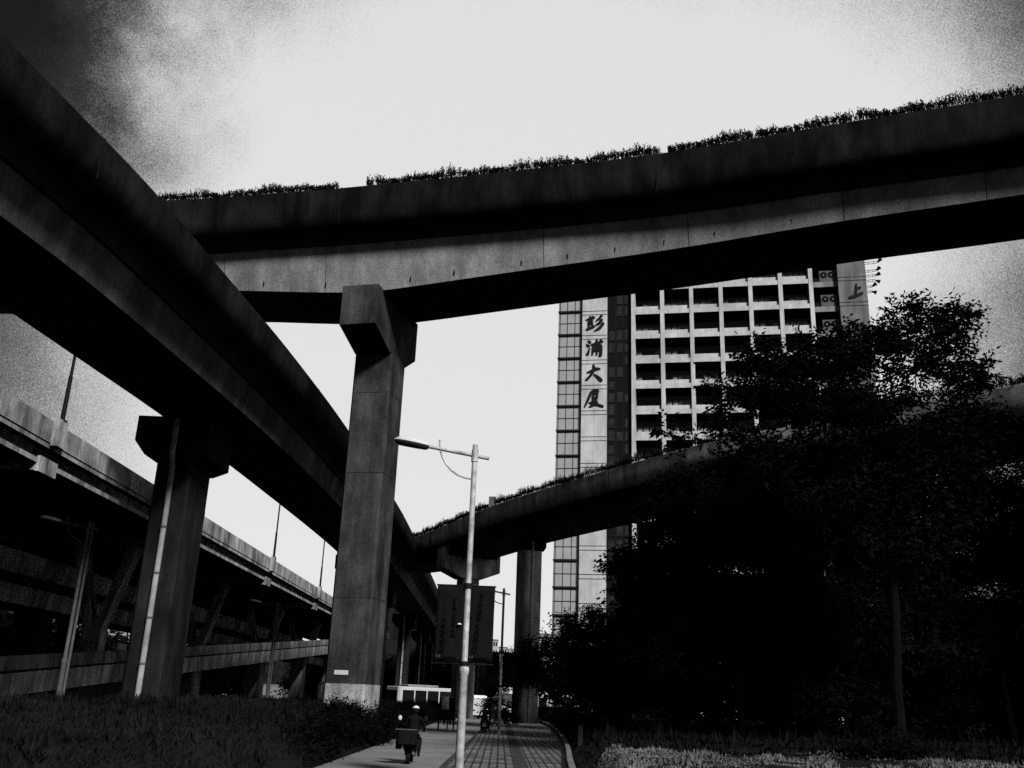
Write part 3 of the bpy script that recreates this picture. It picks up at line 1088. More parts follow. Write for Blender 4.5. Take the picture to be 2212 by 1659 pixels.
def character(key, u0, z0, w, h, parent, v=-0.345, wf=1.0):
    mb = MB()
    for n, st in enumerate(BR[key]):
        st = [(a, b, c * wf) for a, b, c in st]
        e = 0.004 * n
        ribbon_mesh(mb, st, lambda x, t, y: (u0 + x * w, v - e + t, z0 + y * h), 0.09)
    bpart(mb, "lettering", C_LETTER, parent)


for k, key in enumerate(("peng", "pu", "da", "sha")):
    character(key, -5.85, 46.05 - 3.31 * k, 2.5, 2.5, wpo, wf=1.5)
character("shang", 26.2, 49.25, 1.95, 2.2, rpo, wf=1.6)

# air conditioners on the service bay
acm = MB().box(-0.95, 0.95, -0.35, 0.35, 0, 1.55).mesh("air_conditioner", C_AC)
fanm = MB()
for cx_ in (0,):
    ring = [(0.43 * math.cos(t), -0.01, 0.43 * math.sin(t)) for t in np.linspace(0, 2 * math.pi, 20, endpoint=False)]
    fanm.prism(ring, [(x, 0.02, z) for x, _, z in ring])
fanm = fanm.mesh("fan", C_GLASS)
hub = MB().tube([(0, -0.03, 0), (0, 0, 0)], 0.09, 10).mesh("fan_hub", C_TILEGREY)
rzB = math.atan2(BU.y, BU.x)
for k, z in enumerate((52.06 - 0.05, 48.77, 45.48)):
    p = BO + BU * 24.05 + BV * 0.75 + Vector((0, 0, z))
    a = place(acm, "air_conditioner", p, rz=rzB)
    tag(a, ["double-fan air conditioner highest in the tower's service bay", "double-fan air conditioner on the ledge beside the single dark character", "lowest double-fan air conditioner, half hidden by leaves, in the tower's service bay"][k],
        "air conditioner", "air conditioners in the service bay")
    for s in (-0.46, 0.46):
        f = place(fanm, "fan", (s, -0.355, 0.98), a)
        place(hub, "fan_hub", (0, 0, 0), f)
# floodlights on brackets at the corner
flr = random.Random(3)
FLAB = ["floodlight on the highest bracket at the tower corner, tilted up", "floodlight second from the top of the tower corner, angled outwards", "floodlight on the longest rail at the tower corner, facing along the wall",
        "drooping round floodlight below the middle rail at the tower corner", "floodlight with a raised shade, last but one down the tower corner", "floodlight on the lowest short arm at the tower corner"]
for k, (zz, ln, tilt) in enumerate(((54.3, 1.6, 0.9), (53.2, 1.35, 0.8), (52.55, 1.2, 0.5), (51.9, 1.15, -0.4), (51.1, 0.7, 0.7), (50.45, 0.6, -0.3))):
    e = empty("floodlight", BO + BU * 28.42 + BV * 0.1 + Vector((0, 0, zz)), rzB)
    tag(e, FLAB[k], "floodlight", "floodlights at the tower corner")
    b = MB().tube([(0, 0, 0), (ln, 0, 0.1)], 0.035, 6)
    b.tube([(0, 0, -0.25), (ln * 0.95, 0, -0.16)], 0.03, 6)
    for q in (0.3, 0.7):
        b.tube([(ln * q, 0, 0.05), (ln * q, 0, -0.2)], 0.025, 6)
    b.build("bracket", C_BLACK, e)
    hd = MB()
    dirx, dirz = math.cos(tilt), math.sin(tilt)
    hd.tube([(ln - 0.05, 0, -0.05), (ln + 0.12 * dirx, 0, -0.05 + 0.12 * dirz), (ln + 0.55 * dirx, 0, -0.05 + 0.55 * dirz)], [0.07, 0.12, 0.26], 10)
    hd.build("lamp_head", C_BLACK, e, smooth=True)

# ------------------------------------------------------------------ street lamps


def make_lamp(conduit=False):
    e = empty("street_lamp")
    p = MB().tube([(0, 0, -0.05), (0, 0, 2.02), (0, 0, 2.06), (0, 0, 2.16), (0, 0, 2.24), (0, 0, 7.1)], [0.092, 0.088, 0.108, 0.108, 0.066, 0.06], 14)
    p.tube([(0, 0, 6.70), (0, 0, 6.98)], 0.078, 12)
    p.build("pole", C_POLE if not conduit else C_POLEDARK, e, smooth=True)
    m2 = C_POLE if not conduit else C_POLEDARK
    MB().tube([(0.33, 0, 6.79), (-1.14, 0, 7.03)], 0.042, 10).build("arm", m2, e, smooth=True)
    arc = [(-0.05, 0, 6.30), (-0.18, 0, 6.315), (-0.36, 0, 6.375), (-0.52, 0, 6.48), (-0.66, 0, 6.64), (-0.75, 0, 6.80), (-0.80, 0, 6.95), (-0.83, 0, 7.19)]
    MB().tube(arc, 0.024, 8).build("brace", m2, e, smooth=True)
    # lamp head: shallow upper shell, darker lower bowl
    c, s_ = math.cos(-0.16), math.sin(-0.16)
    h = MB()
    prof = [(-1.06, 0.055), (-1.12, 0.10), (-1.35, 0.135), (-1.6, 0.15), (-1.75, 0.125), (-1.84, 0.07), (-1.89, 0.015)]
    nseg = 14
    vs, fs = [], []
    for x, w in prof:
        for q in range(nseg + 1):
            t = math.pi * q / nseg
            vs.append((x, w * math.cos(t), w * 0.85 * math.sin(t)))
    for i in range(len(prof) - 1):
        for q in range(nseg):
            a = i * (nseg + 1) + q
            fs.append((a, a + 1, a + nseg + 2, a + nseg + 1))
    fs.append(tuple(range(nseg + 1)))
    h.add(vs, fs)
    piv = Vector((-1.06, 0, 7.03))

    def rot(v):
        d = v - Vector((-1.06, 0, 0))
        return piv + Vector((d.x * c - d.z * s_ * 1.0, d.y, d.x * s_ + d.z * c))
    h.map(rot)
    hd = h.build("lamp_head", C_HEAD, e, smooth=True)
    lo = MB()
    vs, fs = [], []
    for x, w in prof:
        for q in range(nseg + 1):
            t = math.pi * q / nseg
            vs.append((x, w * 0.985 * math.cos(t), -0.006 - min(w, 0.11) * 0.95 * math.sin(t)))
    fs = []
    for i in range(len(prof) - 1):
        for q in range(nseg):
            a = i * (nseg + 1) + q
            fs.append((a, a + nseg + 1, a + nseg + 2, a + 1))
    fs.append(tuple(range(nseg, -1, -1)))
    lo.add(vs, fs).map(rot)
    lo.build("lamp_bowl", C_LENS, hd, smooth=True)
    if conduit:
        MB().tube([(0.135, 0.05, -0.05), (0.135, 0.05, 7.05)], 0.05, 10).build("second_pole", m2, e, smooth=True)
    return e


LG = "single-arm street lamps"
lamp = make_lamp()
lamp.location = (-0.79, 21.12, 0.1)
tag(lamp, "pale street lamp standing on the pavement kerb, near enough to show its whole curled brace", "street lamp", LG)
l2 = copy_tree(lamp)
l2.location = (0.0, 49.8, 0.1)
l2["label"] = "thin street lamp further down the pavement, in front of a pier"
l3 = make_lamp(True)
l3.location = (-15.45, 35.0, 0.3)
tag(l3, "dim twin-pole street lamp under the highway, beside the low ramp wall", "street lamp", LG)
l4 = copy_tree(l3)
l4.location = (-15.2, 65.0, 0.3)
l4["label"] = "small dim street lamp seen between the two big piers"

# banners on the pavement lamps


def text_mesh(body, size, name):
    cu = bpy.data.curves.new(name, "FONT")
    cu.body = body
    cu.size = size
    cu.align_x = "CENTER"
    o = bpy.data.objects.new(name, cu)
    COL.objects.link(o)
    dg_ = bpy.context.evaluated_depsgraph_get()
    me = bpy.data.meshes.new_from_object(o.evaluated_get(dg_))
    bpy.data.objects.remove(o)
    return me


digit_me = {c: text_mesh(c, 0.215, "digit") for c in "56890"}
for m_ in digit_me.values():
    m_.materials.clear()
    m_.materials.append(C_BANNERTXT)


def banner(lx, ly, lz, x0_, x1_, right, label, group):
    e = empty("banner", (lx, ly, lz))
    tag(e, label, "banner", group)
    mb = MB()
    nx_, nz_ = 8, 14
    rr = random.Random(int(lx * 100) + right)
    vs, fs = [], []
    for i in range(nx_ + 1):
        for j in range(nz_ + 1):
            fx, fz = i / nx_, j / nz_
            yb = 0.022 * math.sin(fx * 9 + 1.3 * fz) * (0.3 + 0.7 * (1 - fz)) + (0.05 * (fx if right else 1 - fx) ** 2 * (1 - fz))
            pinch = 0.035 * fz * (1 - fz)
            xx = x0_ + (x1_ - x0_) * fx
            xx += -pinch if fx == 1 and right else (pinch if fx == 0 and not right else 0)
            vs.append((xx, yb, 2.26 + 1.63 * fz + (0.05 if right else 0.0) * fx * (1 - fz)))
    for i in range(nx_):
        for j in range(nz_):
            a = i * (nz_ + 1) + j
            fs.append((a, a + nz_ + 1, a + nz_ + 2, a + 1))
    mb.add(vs, fs)
    cl = mb.build("cloth", C_BANNER, e, smooth=True)
    so_ = cl.modifiers.new("thick", "SOLIDIFY")
    so_.thickness = 0.006
    so_.offset = 0
    MB().tube([(0, 0, 3.9), (x1_ + 0.02 if right else x0_ - 0.02, 0, 3.9)], 0.016, 6).build("rod", C_BLACK, e)
    MB().tube([(0, 0, 2.25), (x1_ + 0.02 if right else x0_ - 0.02, 0.03, 2.25)], 0.016, 6).build("rod", C_BLACK, e)
    cx_ = (x0_ + x1_) / 2
    if right:
        z = 3.60
        for k, ch in enumerate("5668 5090"):
            if ch != " ":
                o = place(digit_me[ch], "digit", (cx_ - 0.02 - 0.012 * k, -0.035, z), e)
                o.rotation_euler = (math.radians(90), 0, 0)
            z -= 0.148 if ch != " " else 0.06
    else:
        tx = MB()
        for colx, n, zt in ((cx_ + 0.1, 8, 3.62), (cx_ - 0.12, 8, 3.2)):
            for k in range(n):
                zc = zt - k * 0.105
                if zc < 2.5:
                    break
                for q in range(5):      # too small and dark to read in the photo: brush-like glyph shapes
                    if rr.random() < 0.5:
                        a, b = zc - rr.random() * 0.075, 0.03 + 0.03 * rr.random()
                        tx.box(colx - b, colx + b, -0.037, -0.033, a - 0.006, a + 0.006)
                    else:
                        a = colx + (rr.random() - 0.5) * 0.07
                        tx.box(a - 0.006, a + 0.006, -0.038, -0.034, zc - 0.075, zc - 0.01)
        tx.build("lettering", C_BANNERTXT, e)
    lg = MB()
    lx0 = cx_ - 0.2
    for s in (-1, 1):
        lg.prism([(lx0 + s * 0.01, -0.036, 2.36), (lx0 + s * 0.045, -0.036, 2.40), (lx0 + s * 0.03, -0.036, 2.43)], [(lx0 + s * 0.01, -0.033, 2.36), (lx0 + s * 0.045, -0.033, 2.40), (lx0 + s * 0.03, -0.033, 2.43)])
    lg.build("emblem", C_BANNERLT, e)
    tl = MB()
    for k in range(6):
        a = lx0 + 0.09 + 0.05 * k
        tl.box(a, a + 0.036, -0.037, -0.033, 2.345, 2.40)
    tl.build("small_print", C_BANNERTXT, e)
    return e


BG_ = "banners hung on the pavement lamps"
banner(-0.79, 21.12, 0.1, -0.67, -0.07, 0, "dark banner with two columns of small print, on the nearer pavement lamp", BG_)
banner(-0.79, 21.12, 0.1, 0.06, 0.60, 1, "dark banner with a vertical telephone number on the nearer pavement lamp", BG_)
banner(0.0, 49.8, 0.1, -0.72, -0.08, 0, "small dark banner on the farther lamp, on the side towards the cycle path", BG_)
banner(0.0, 49.8, 0.1, 0.08, 0.74, 1, "small dark banner on the farther lamp, on the side towards the pier", BG_)
for lp_ in (lamp, l2):
    for z in (3.9, 2.25):
        MB().tube([(0, 0, z - 0.05), (0, 0, z + 0.05)], 0.095, 12).build("clamp", C_BLACK, lp_)
MB().ball((-0.15, -0.03, 3.06), (0.05, 0.05, 0.035), 10, 5, 0.0).build("junction_cap", C_HEAD, lamp)

# highway lamps on the parapet brackets
hl = empty("highway_lamp", (-18.86, 38.4, 12.12))
tag(hl, "dark highway lamp pole standing clear against the sky, between ramp and highway parapet", "street lamp", "lamp poles on the highway parapet")
MB().tube([(0, 0, 0), (0, 0, 2.0), (0, 0, 2.02), (0, 0, 9.2)], [0.10, 0.085, 0.065, 0.05], 10).build("pole", C_BLACK, hl, smooth=True)
MB().box(-0.16, 0.16, -0.16, 0.16, 0, 0.05).build("base_plate", C_BLACK, hl)
MB().tube([(0, 0, 9.15), (-0.8, 0, 9.6), (-2.0, 0, 9.75)], 0.04, 8).build("arm", C_BLACK, hl, smooth=True)
MB().ball((-2.3, 0, 9.74), (0.42, 0.15, 0.09), 12, 8).build("lamp_head", C_POLEDARK, hl, smooth=True)
HLAB = {18.4: "slim dark highway lamp pole nearest the camera along the highway parapet", 58.0: "slim highway lamp pole rising behind the ramp pier", 77.7: "thin highway lamp pole just beyond the ramp pier, above a cross beam", 98.6: "thinnest highway lamp pole visible, next to the square pier"}
for y, lb in HLAB.items():
    c = copy_tree(hl)
    c.location = (-18.86, y, 12.12)
    c["label"] = lb

# ------------------------------------------------------------------ trees


def leaf_quads(pos, dirs, length, width, r):
    """pos n x 3, dirs n x 3 -> folded leaf diamonds"""
    n = len(pos)
    rnd = r.normal(size=(n, 3))
    side = np.cross(dirs, rnd)
    side /= np.linalg.norm(side, axis=1)[:, None] + 1e-9
    ln = (length * (0.65 + 0.7 * r.random(n)))[:, None]
    wd_ = (width * (0.7 + 0.6 * r.random(n)))[:, None]
    mid = pos + dirs * ln * 0.45
    tip = pos + dirs * ln
    return np.stack([pos, mid + side * wd_, tip, mid - side * wd_], 1).reshape(-1, 3)


def foliage(blobs, n_twigs, leaf, per, seed, shell=0.45, flat=0.8):
    """twigs spread through ellipsoid clumps; blobs = [(x, y, z, r)]"""
    r = np.random.default_rng(seed)
    B = np.array(blobs, float)
    wgt = B[:, 3] ** 2
    idx = r.choice(len(B), n_twigs, p=wgt / wgt.sum())
    nc = 11
    sd0 = r.normal(size=(len(B), nc, 3))
    sd0 /= np.linalg.norm(sd0, axis=2)[:, :, None]
    sub = sd0 * (r.random((len(B), nc, 1)) ** shell) * np.array([1, 1, flat])
    pick = sub[idx, r.integers(0, nc, n_twigs)]
    off = pick + r.normal(size=(n_twigs, 3)) * np.array([0.25, 0.25, 0.10])
    c = B[idx, :3] + off * B[idx, 3][:, None]
    d = off / (np.linalg.norm(off, axis=1)[:, None] + 1e-6)
    out = d * 0.8 + r.normal(size=(n_twigs, 3)) * 0.45 + np.array([0, 0, 0.35])
    out /= np.linalg.norm(out, axis=1)[:, None]
    tl = leaf * (2.2 + 2.4 * r.random(n_twigs))
    P, D = [], []
    for k in range(per):
        f = (k + 0.5) / per
        p = c + out * (tl * f)[:, None]
        sd = np.cross(out, np.array([0, 0, 1.0]))
        sd /= np.linalg.norm(sd, axis=1)[:, None] + 1e-6
        sgn = 1 if k % 2 else -1
        ld = out * 0.55 + sd * sgn * 0.8 + np.array([0, 0, -0.28]) + r.normal(size=(n_twigs, 3)) * 0.35
        ld /= np.linalg.norm(ld, axis=1)[:, None]
        P.append(p)
        D.append(ld)
    return leaf_quads(np.concatenate(P), np.concatenate(D), leaf, leaf * 0.21, r)


def quad_mesh(name, v, m):
    n = len(v) // 4
    me = bpy.data.meshes.new(name)
    me.vertices.add(len(v))
    me.vertices.foreach_set("co", np.asarray(v, np.float32).ravel())
    me.loops.add(4 * n)
    me.loops.foreach_set("vertex_index", np.arange(4 * n, dtype=np.int32))
    me.polygons.add(n)
    me.polygons.foreach_set("loop_start", np.arange(0, 4 * n, 4, dtype=np.int32))
    me.update(calc_edges=True)
    me.validate()
    me.materials.append(m)
    return me


def sprays(blobs, n, leaf, seed):
    """long drooping shoots standing clear of the crown's edge"""
    r = np.random.default_rng(seed)
    B = np.array(blobs, float)
    ctr = B[:, :3].mean(0)
    P, D = [], []
    for k in range(n):
        b = B[r.integers(len(B))]
        d = b[:3] - ctr + r.normal(size=3) * 1.1
        d[2] = abs(d[2]) * 0.6 + 0.5 * r.random()
        d /= np.linalg.norm(d)
        p = b[:3] + d * b[3] * 0.8
        L_ = b[3] * (0.35 + 0.5 * r.random()) + 0.25
        sd = np.cross(d, [0, 0, 1.0])
        sd /= np.linalg.norm(sd) + 1e-6
        m = int(L_ / leaf * 2.6)
        for q in range(m):
            f = q / m
            P.append(p + d * L_ * f + np.array([0, 0, -0.25 * f * f * L_]))
            ld = d * 0.45 + sd * (0.75 if q % 2 else -0.75) + np.array([0, 0, -0.45]) + r.normal(size=3) * 0.2
            D.append(ld / np.linalg.norm(ld))
    return leaf_quads(np.array(P), np.array(D), leaf * 1.15, leaf * 0.24, r)


def tree(base, fork, r0, blobs, n_twigs, leaf, per, seed, label, group, m=None, name="tree", cat="tree", limbs=True, shell=0.45, spray=0):
    e = empty(name, base)
    tag(e, label, cat, group)
    b, fk = Vector(base), Vector(fork)
    rr = random.Random(seed)
    t = MB()
    pts = [b + (fk - b) * q + Vector((rr.uniform(-0.06, 0.06), rr.uniform(-0.06, 0.06), 0)) * (1 if 0 < q < 1 else 0) for q in (0, 0.06, 0.3, 0.6, 1)]
    t.tube(pts, [r0 * 1.35, r0 * 1.05, r0, r0 * 0.9, r0 * 0.75], 9)
    if limbs:
        nodes = [(fk - Vector((0, 0, 0.2)), r0 * 0.75)]
        for x, y, z, rad in sorted(blobs, key=lambda q: (Vector(q[:3]) - fk).length):
            c = Vector((x, y, z))
            df = (c - fk).length
            par_, pr_ = min(nodes, key=lambda nd: (nd[0] - c).length + 0.35 * (nd[0] - fk).length + (3 if nd[0].z > c.z + 0.5 else 0))
            ra_ = min(pr_ * 0.72, r0 * 0.62)
            m1 = par_ + (c - par_) * 0.35 + Vector((rr.uniform(-0.25, 0.25), rr.uniform(-0.25, 0.25), rr.uniform(0.0, 0.3)))
            m2 = par_ + (c - par_) * 0.7 + Vector((rr.uniform(-0.2, 0.2), rr.uniform(-0.2, 0.2), rr.uniform(0.0, 0.25)))
            t.tube([par_, m1, m2, c], [ra_, ra_ * 0.8, ra_ * 0.62, ra_ * 0.45], 6)
            nodes += [(m2, ra_ * 0.7), (c, ra_ * 0.5), (m1, ra_ * 0.85)]
            for q in range(3):
                d = Vector((rr.gauss(0, 1), rr.gauss(0, 1), rr.gauss(0.5, 0.7))).normalized()
                t.tube([c, c + d * rad * 0.5, c + d * rad * 0.95 + Vector((0, 0, 0.1))], [ra_ * 0.4, ra_ * 0.25, 0.006], 5)
    t.build("trunk", C_BARK, e, world=True, smooth=True)
    fol = foliage(blobs, n_twigs, leaf, per, seed, shell)
    if spray:
        fol = np.concatenate([fol, sprays(blobs, spray, leaf, seed + 500)])
    me = quad_mesh("crown", fol, m or C_LEAF)
    o = place(me, "crown", -Vector(base), e)
    return e


def px_blobs(rows):
    out = []
    for x, y, r, Y in rows:
        p = at_y(x, y, Y)
        out.append((p[0], p[1], p[2], r / F_PX * Y * 1.04))
    return out


main_b = px_blobs([(2000, 700, 48, 28), (1955, 672, 26, 28), (2068, 690, 32, 28), (2045, 745, 50, 28), (1890, 755, 50, 27.5), (1965, 785, 58, 28), (2080, 822, 46, 28.5), (1845, 745, 34, 27.5),
                   (1800, 800, 70, 27), (1725, 815, 60, 27), (1660, 790, 42, 26.5), (1625, 775, 24, 26.5), (1880, 890, 80, 28), (1770, 905, 90, 27), (1650, 880, 65, 26.5), (1578, 872, 26, 26), (1534, 838, 11, 26),
                   (1570, 935, 26, 26), (1490, 950, 16, 26), (1440, 938, 11, 26), (2030, 945, 80, 29), (2110, 900, 48, 29), (2080, 800, 30, 28), (1640, 1000, 75, 27),
                   (1750, 1040, 110, 28), (1900, 1010, 120, 29), (2030, 1040, 100, 29.5), (1820, 1150, 120, 29), (1950, 1150, 110, 29.5)])
TG = "broad-leaved trees in the bed beside the pavement"
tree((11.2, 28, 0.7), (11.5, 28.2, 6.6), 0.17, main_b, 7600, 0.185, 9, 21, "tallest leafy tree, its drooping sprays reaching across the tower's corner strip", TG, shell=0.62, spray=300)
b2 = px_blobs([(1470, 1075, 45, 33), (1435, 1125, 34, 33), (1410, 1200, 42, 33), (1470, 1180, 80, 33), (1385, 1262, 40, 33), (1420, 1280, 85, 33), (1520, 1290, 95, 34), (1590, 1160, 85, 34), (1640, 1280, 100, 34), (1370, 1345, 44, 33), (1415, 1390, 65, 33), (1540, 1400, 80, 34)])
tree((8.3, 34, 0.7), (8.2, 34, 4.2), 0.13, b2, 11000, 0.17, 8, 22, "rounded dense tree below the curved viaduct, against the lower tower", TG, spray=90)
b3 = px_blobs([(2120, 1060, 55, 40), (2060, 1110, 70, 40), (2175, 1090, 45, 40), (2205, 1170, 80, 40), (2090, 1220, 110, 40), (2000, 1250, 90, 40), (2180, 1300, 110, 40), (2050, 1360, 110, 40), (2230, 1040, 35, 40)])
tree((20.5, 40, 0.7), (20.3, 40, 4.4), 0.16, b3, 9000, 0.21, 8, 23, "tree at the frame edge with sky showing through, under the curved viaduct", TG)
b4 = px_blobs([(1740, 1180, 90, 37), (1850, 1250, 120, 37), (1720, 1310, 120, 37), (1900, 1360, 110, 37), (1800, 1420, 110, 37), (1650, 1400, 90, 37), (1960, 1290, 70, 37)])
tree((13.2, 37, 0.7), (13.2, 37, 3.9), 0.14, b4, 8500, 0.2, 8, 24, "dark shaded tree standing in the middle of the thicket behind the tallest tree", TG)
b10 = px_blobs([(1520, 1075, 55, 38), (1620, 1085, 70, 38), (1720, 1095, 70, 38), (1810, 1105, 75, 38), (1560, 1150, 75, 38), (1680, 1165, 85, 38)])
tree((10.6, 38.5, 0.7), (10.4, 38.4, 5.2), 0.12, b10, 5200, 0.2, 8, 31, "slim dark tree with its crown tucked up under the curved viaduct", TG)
b5 = px_blobs([(1245, 1370, 32, 46), (1212, 1400, 34, 46), (1275, 1352, 30, 46), (1300, 1395, 50, 46), (1250, 1430, 55, 46), (1220, 1465, 40, 46), (1300, 1470, 60, 46), (1345, 1440, 55, 46)])
tree((4.4, 46, 0.6), (4.4, 46, 2.2), 0.10, b5, 4200, 0.17, 8, 25, "small bushy tree beside the pavement, in front of the tower's foot", TG)
b6 = px_blobs([(1480, 1440, 85, 40), (1560, 1480, 80, 40), (1420, 1490, 70, 40), (1520, 1530, 70, 40), (1370, 1530, 50, 40)])
SG = "shrubs under the trees"
tree((8.6, 40, 0.6), (8.6, 40, 1.2), 0.07, b6, 2600, 0.2, 8, 26, "wide dark shrub under the trees, near the small bushy tree", SG, name="shrub", cat="shrub")
b7 = px_blobs([(1680, 1500, 95, 42), (1780, 1520, 90, 42), (1880, 1500, 95, 42), (1740, 1440, 80, 42), (1980, 1500, 90, 42)])
tree((15, 42, 0.6), (15, 42, 1.4), 0.07, b7, 3200, 0.22, 8, 27, "deep black shrub mass between the two visible trunks", SG, name="shrub", cat="shrub")
b8 = px_blobs([(2090, 1480, 110, 44), (2190, 1460, 110, 44), (2060, 1400, 90, 44), (2230, 1540, 80, 44), (2000, 1530, 70, 44)])
tree((23.5, 44, 0.6), (23.5, 44, 1.4), 0.07, b8, 2800, 0.24, 8, 28, "dark shrub filling the frame edge beneath the viaduct tree", SG, name="shrub", cat="shrub")
b9 = px_blobs([(1905, 1618, 42, 21), (1950, 1628, 36, 21), (1850, 1632, 30, 21), (1990, 1640, 28, 21)])
tree((8.3, 21, 0.7), (8.3, 21, 0.9), 0.03, b9, 520, 0.09, 8, 29, "low rounded bush rising out of the pale ground cover", SG, name="shrub", cat="shrub", limbs=False)

# climbers round the foot of the middle-distance pier
vb = [(0.1, 67.3, 1.1, 0.85), (-0.1, 67.4, 2.4, 0.8), (0.4, 67.2, 3.3, 0.7), (1.0, 66.9, 3.5, 0.65), (1.7, 66.6, 3.6, 0.6), (2.4, 66.6, 3.5, 0.65), (1.9, 66.6, 4.6, 0.5), (0.9, 66.9, 4.3, 0.5), (2.7, 66.8, 4.2, 0.5), (1.95, 66.6, 5.2, 0.3)]
iv = quad_mesh("ivy", foliage(vb, 2200, 0.2, 7, 41), C_LEAF)
tag(place(iv, "ivy", (0, 0, 0)), "dark climbing ivy wrapped round the pier of the curved viaduct", "climbing plant")

# hedge between the garden and the path, further along
hb = []
for y in np.arange(24.0, 92, 0.8):
    if 35.2 < y < 38.6:
        hb.append((path_l(y) - 0.02, y, 0.85, 0.34))
        hb.append((path_l(y) - 0.02, y, 0.35, 0.34))
        continue
    hb.append((path_l(y) - 0.68 + 0.1 * math.sin(y), y, 0.72 + 0.08 * math.sin(y * 1.7) - 0.5 * max(0, 29 - y) / 5, 0.56))
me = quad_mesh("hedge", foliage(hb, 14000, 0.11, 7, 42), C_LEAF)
tag(place(me, "hedge", (0, 0, 0)), "chest-high dark hedge along the garden side of the cycle path", "hedge")
hb = []
for y in np.arange(46, 104, 1.1):
    hb.append((pave_r(y) + 1.1 + 0.15 * math.sin(y), y, 0.62 + 0.08 * math.sin(y * 1.7), 0.6))
me = quad_mesh("hedge", foliage(hb, 7000, 0.13, 7, 43), C_LEAF)
tag(place(me, "hedge", (0, 0, 0)), "low dark hedge beside the paved footway, in front of the far pier", "hedge")

# distant trees closing the view under the viaducts
fr = random.Random(9)
FT = "distant trees closing the view"
rows = [(8 + 7.5 * k + fr.uniform(-1, 1), 82 + fr.uniform(-5, 5), 10.8) for k in range(8)] + [(-43 + fr.uniform(-2, 2), 30 + 10 * k, 8.0) for k in range(14)] + [(-34 + 6.5 * k, 178 + fr.uniform(-4, 4), 9.5) for k in range(5)]
for k, (x, y, h) in enumerate(rows):
    bl = [(x + fr.uniform(-2.6, 2.6), y + fr.uniform(-2, 2), fr.uniform(1.4, h - 1.8), fr.uniform(1.6, 2.5)) for q in range(8)]
    lab = "dark distant tree in the row between the pavement bed and the tower foot" if k < 8 else ("dark distant tree in the row beyond the farthest viaduct" if k < 22 else "far dark tree closing the street beyond the ramp")
    tree((x, y, 0), (x, y, 2.6), 0.16, bl, 900, 0.6, 7, 100 + k, lab, FT + (" at the tower foot" if k < 8 else " beyond the farthest viaduct" if k < 22 else " at the street end"), m=C_LEAFBG, limbs=False)

# ------------------------------------------------------------------ people and scooters


def person_mesh(joints, bones, root, name, m, sub=2):
    vs = [j[0] for j in joints]
    me = bpy.data.meshes.new(name)
    me.from_pydata(vs, bones, [])
    me.materials.append(m)
    o = bpy.data.objects.new(name, me)
    COL.objects.link(o)
    sk_ = o.modifiers.new("skin", "SKIN")
    sk_.use_smooth_shade = True
    for v, j in zip(me.skin_vertices[0].data, joints):
        v.radius = (j[1], j[2] if len(j) > 2 else j[1])
    me.skin_vertices[0].data[root].use_root = True
    ss = o.modifiers.new("sub", "SUBSURF")
    ss.levels = ss.render_levels = sub
    return o


def bake(o):
    """replace the modifier stack by its result so copies share one plain mesh"""
    dg_ = bpy.context.evaluated_depsgraph_get()
    me = bpy.data.meshes.new_from_object(o.evaluated_get(dg_))
    o.modifiers.clear()
    o.data = me
    return o


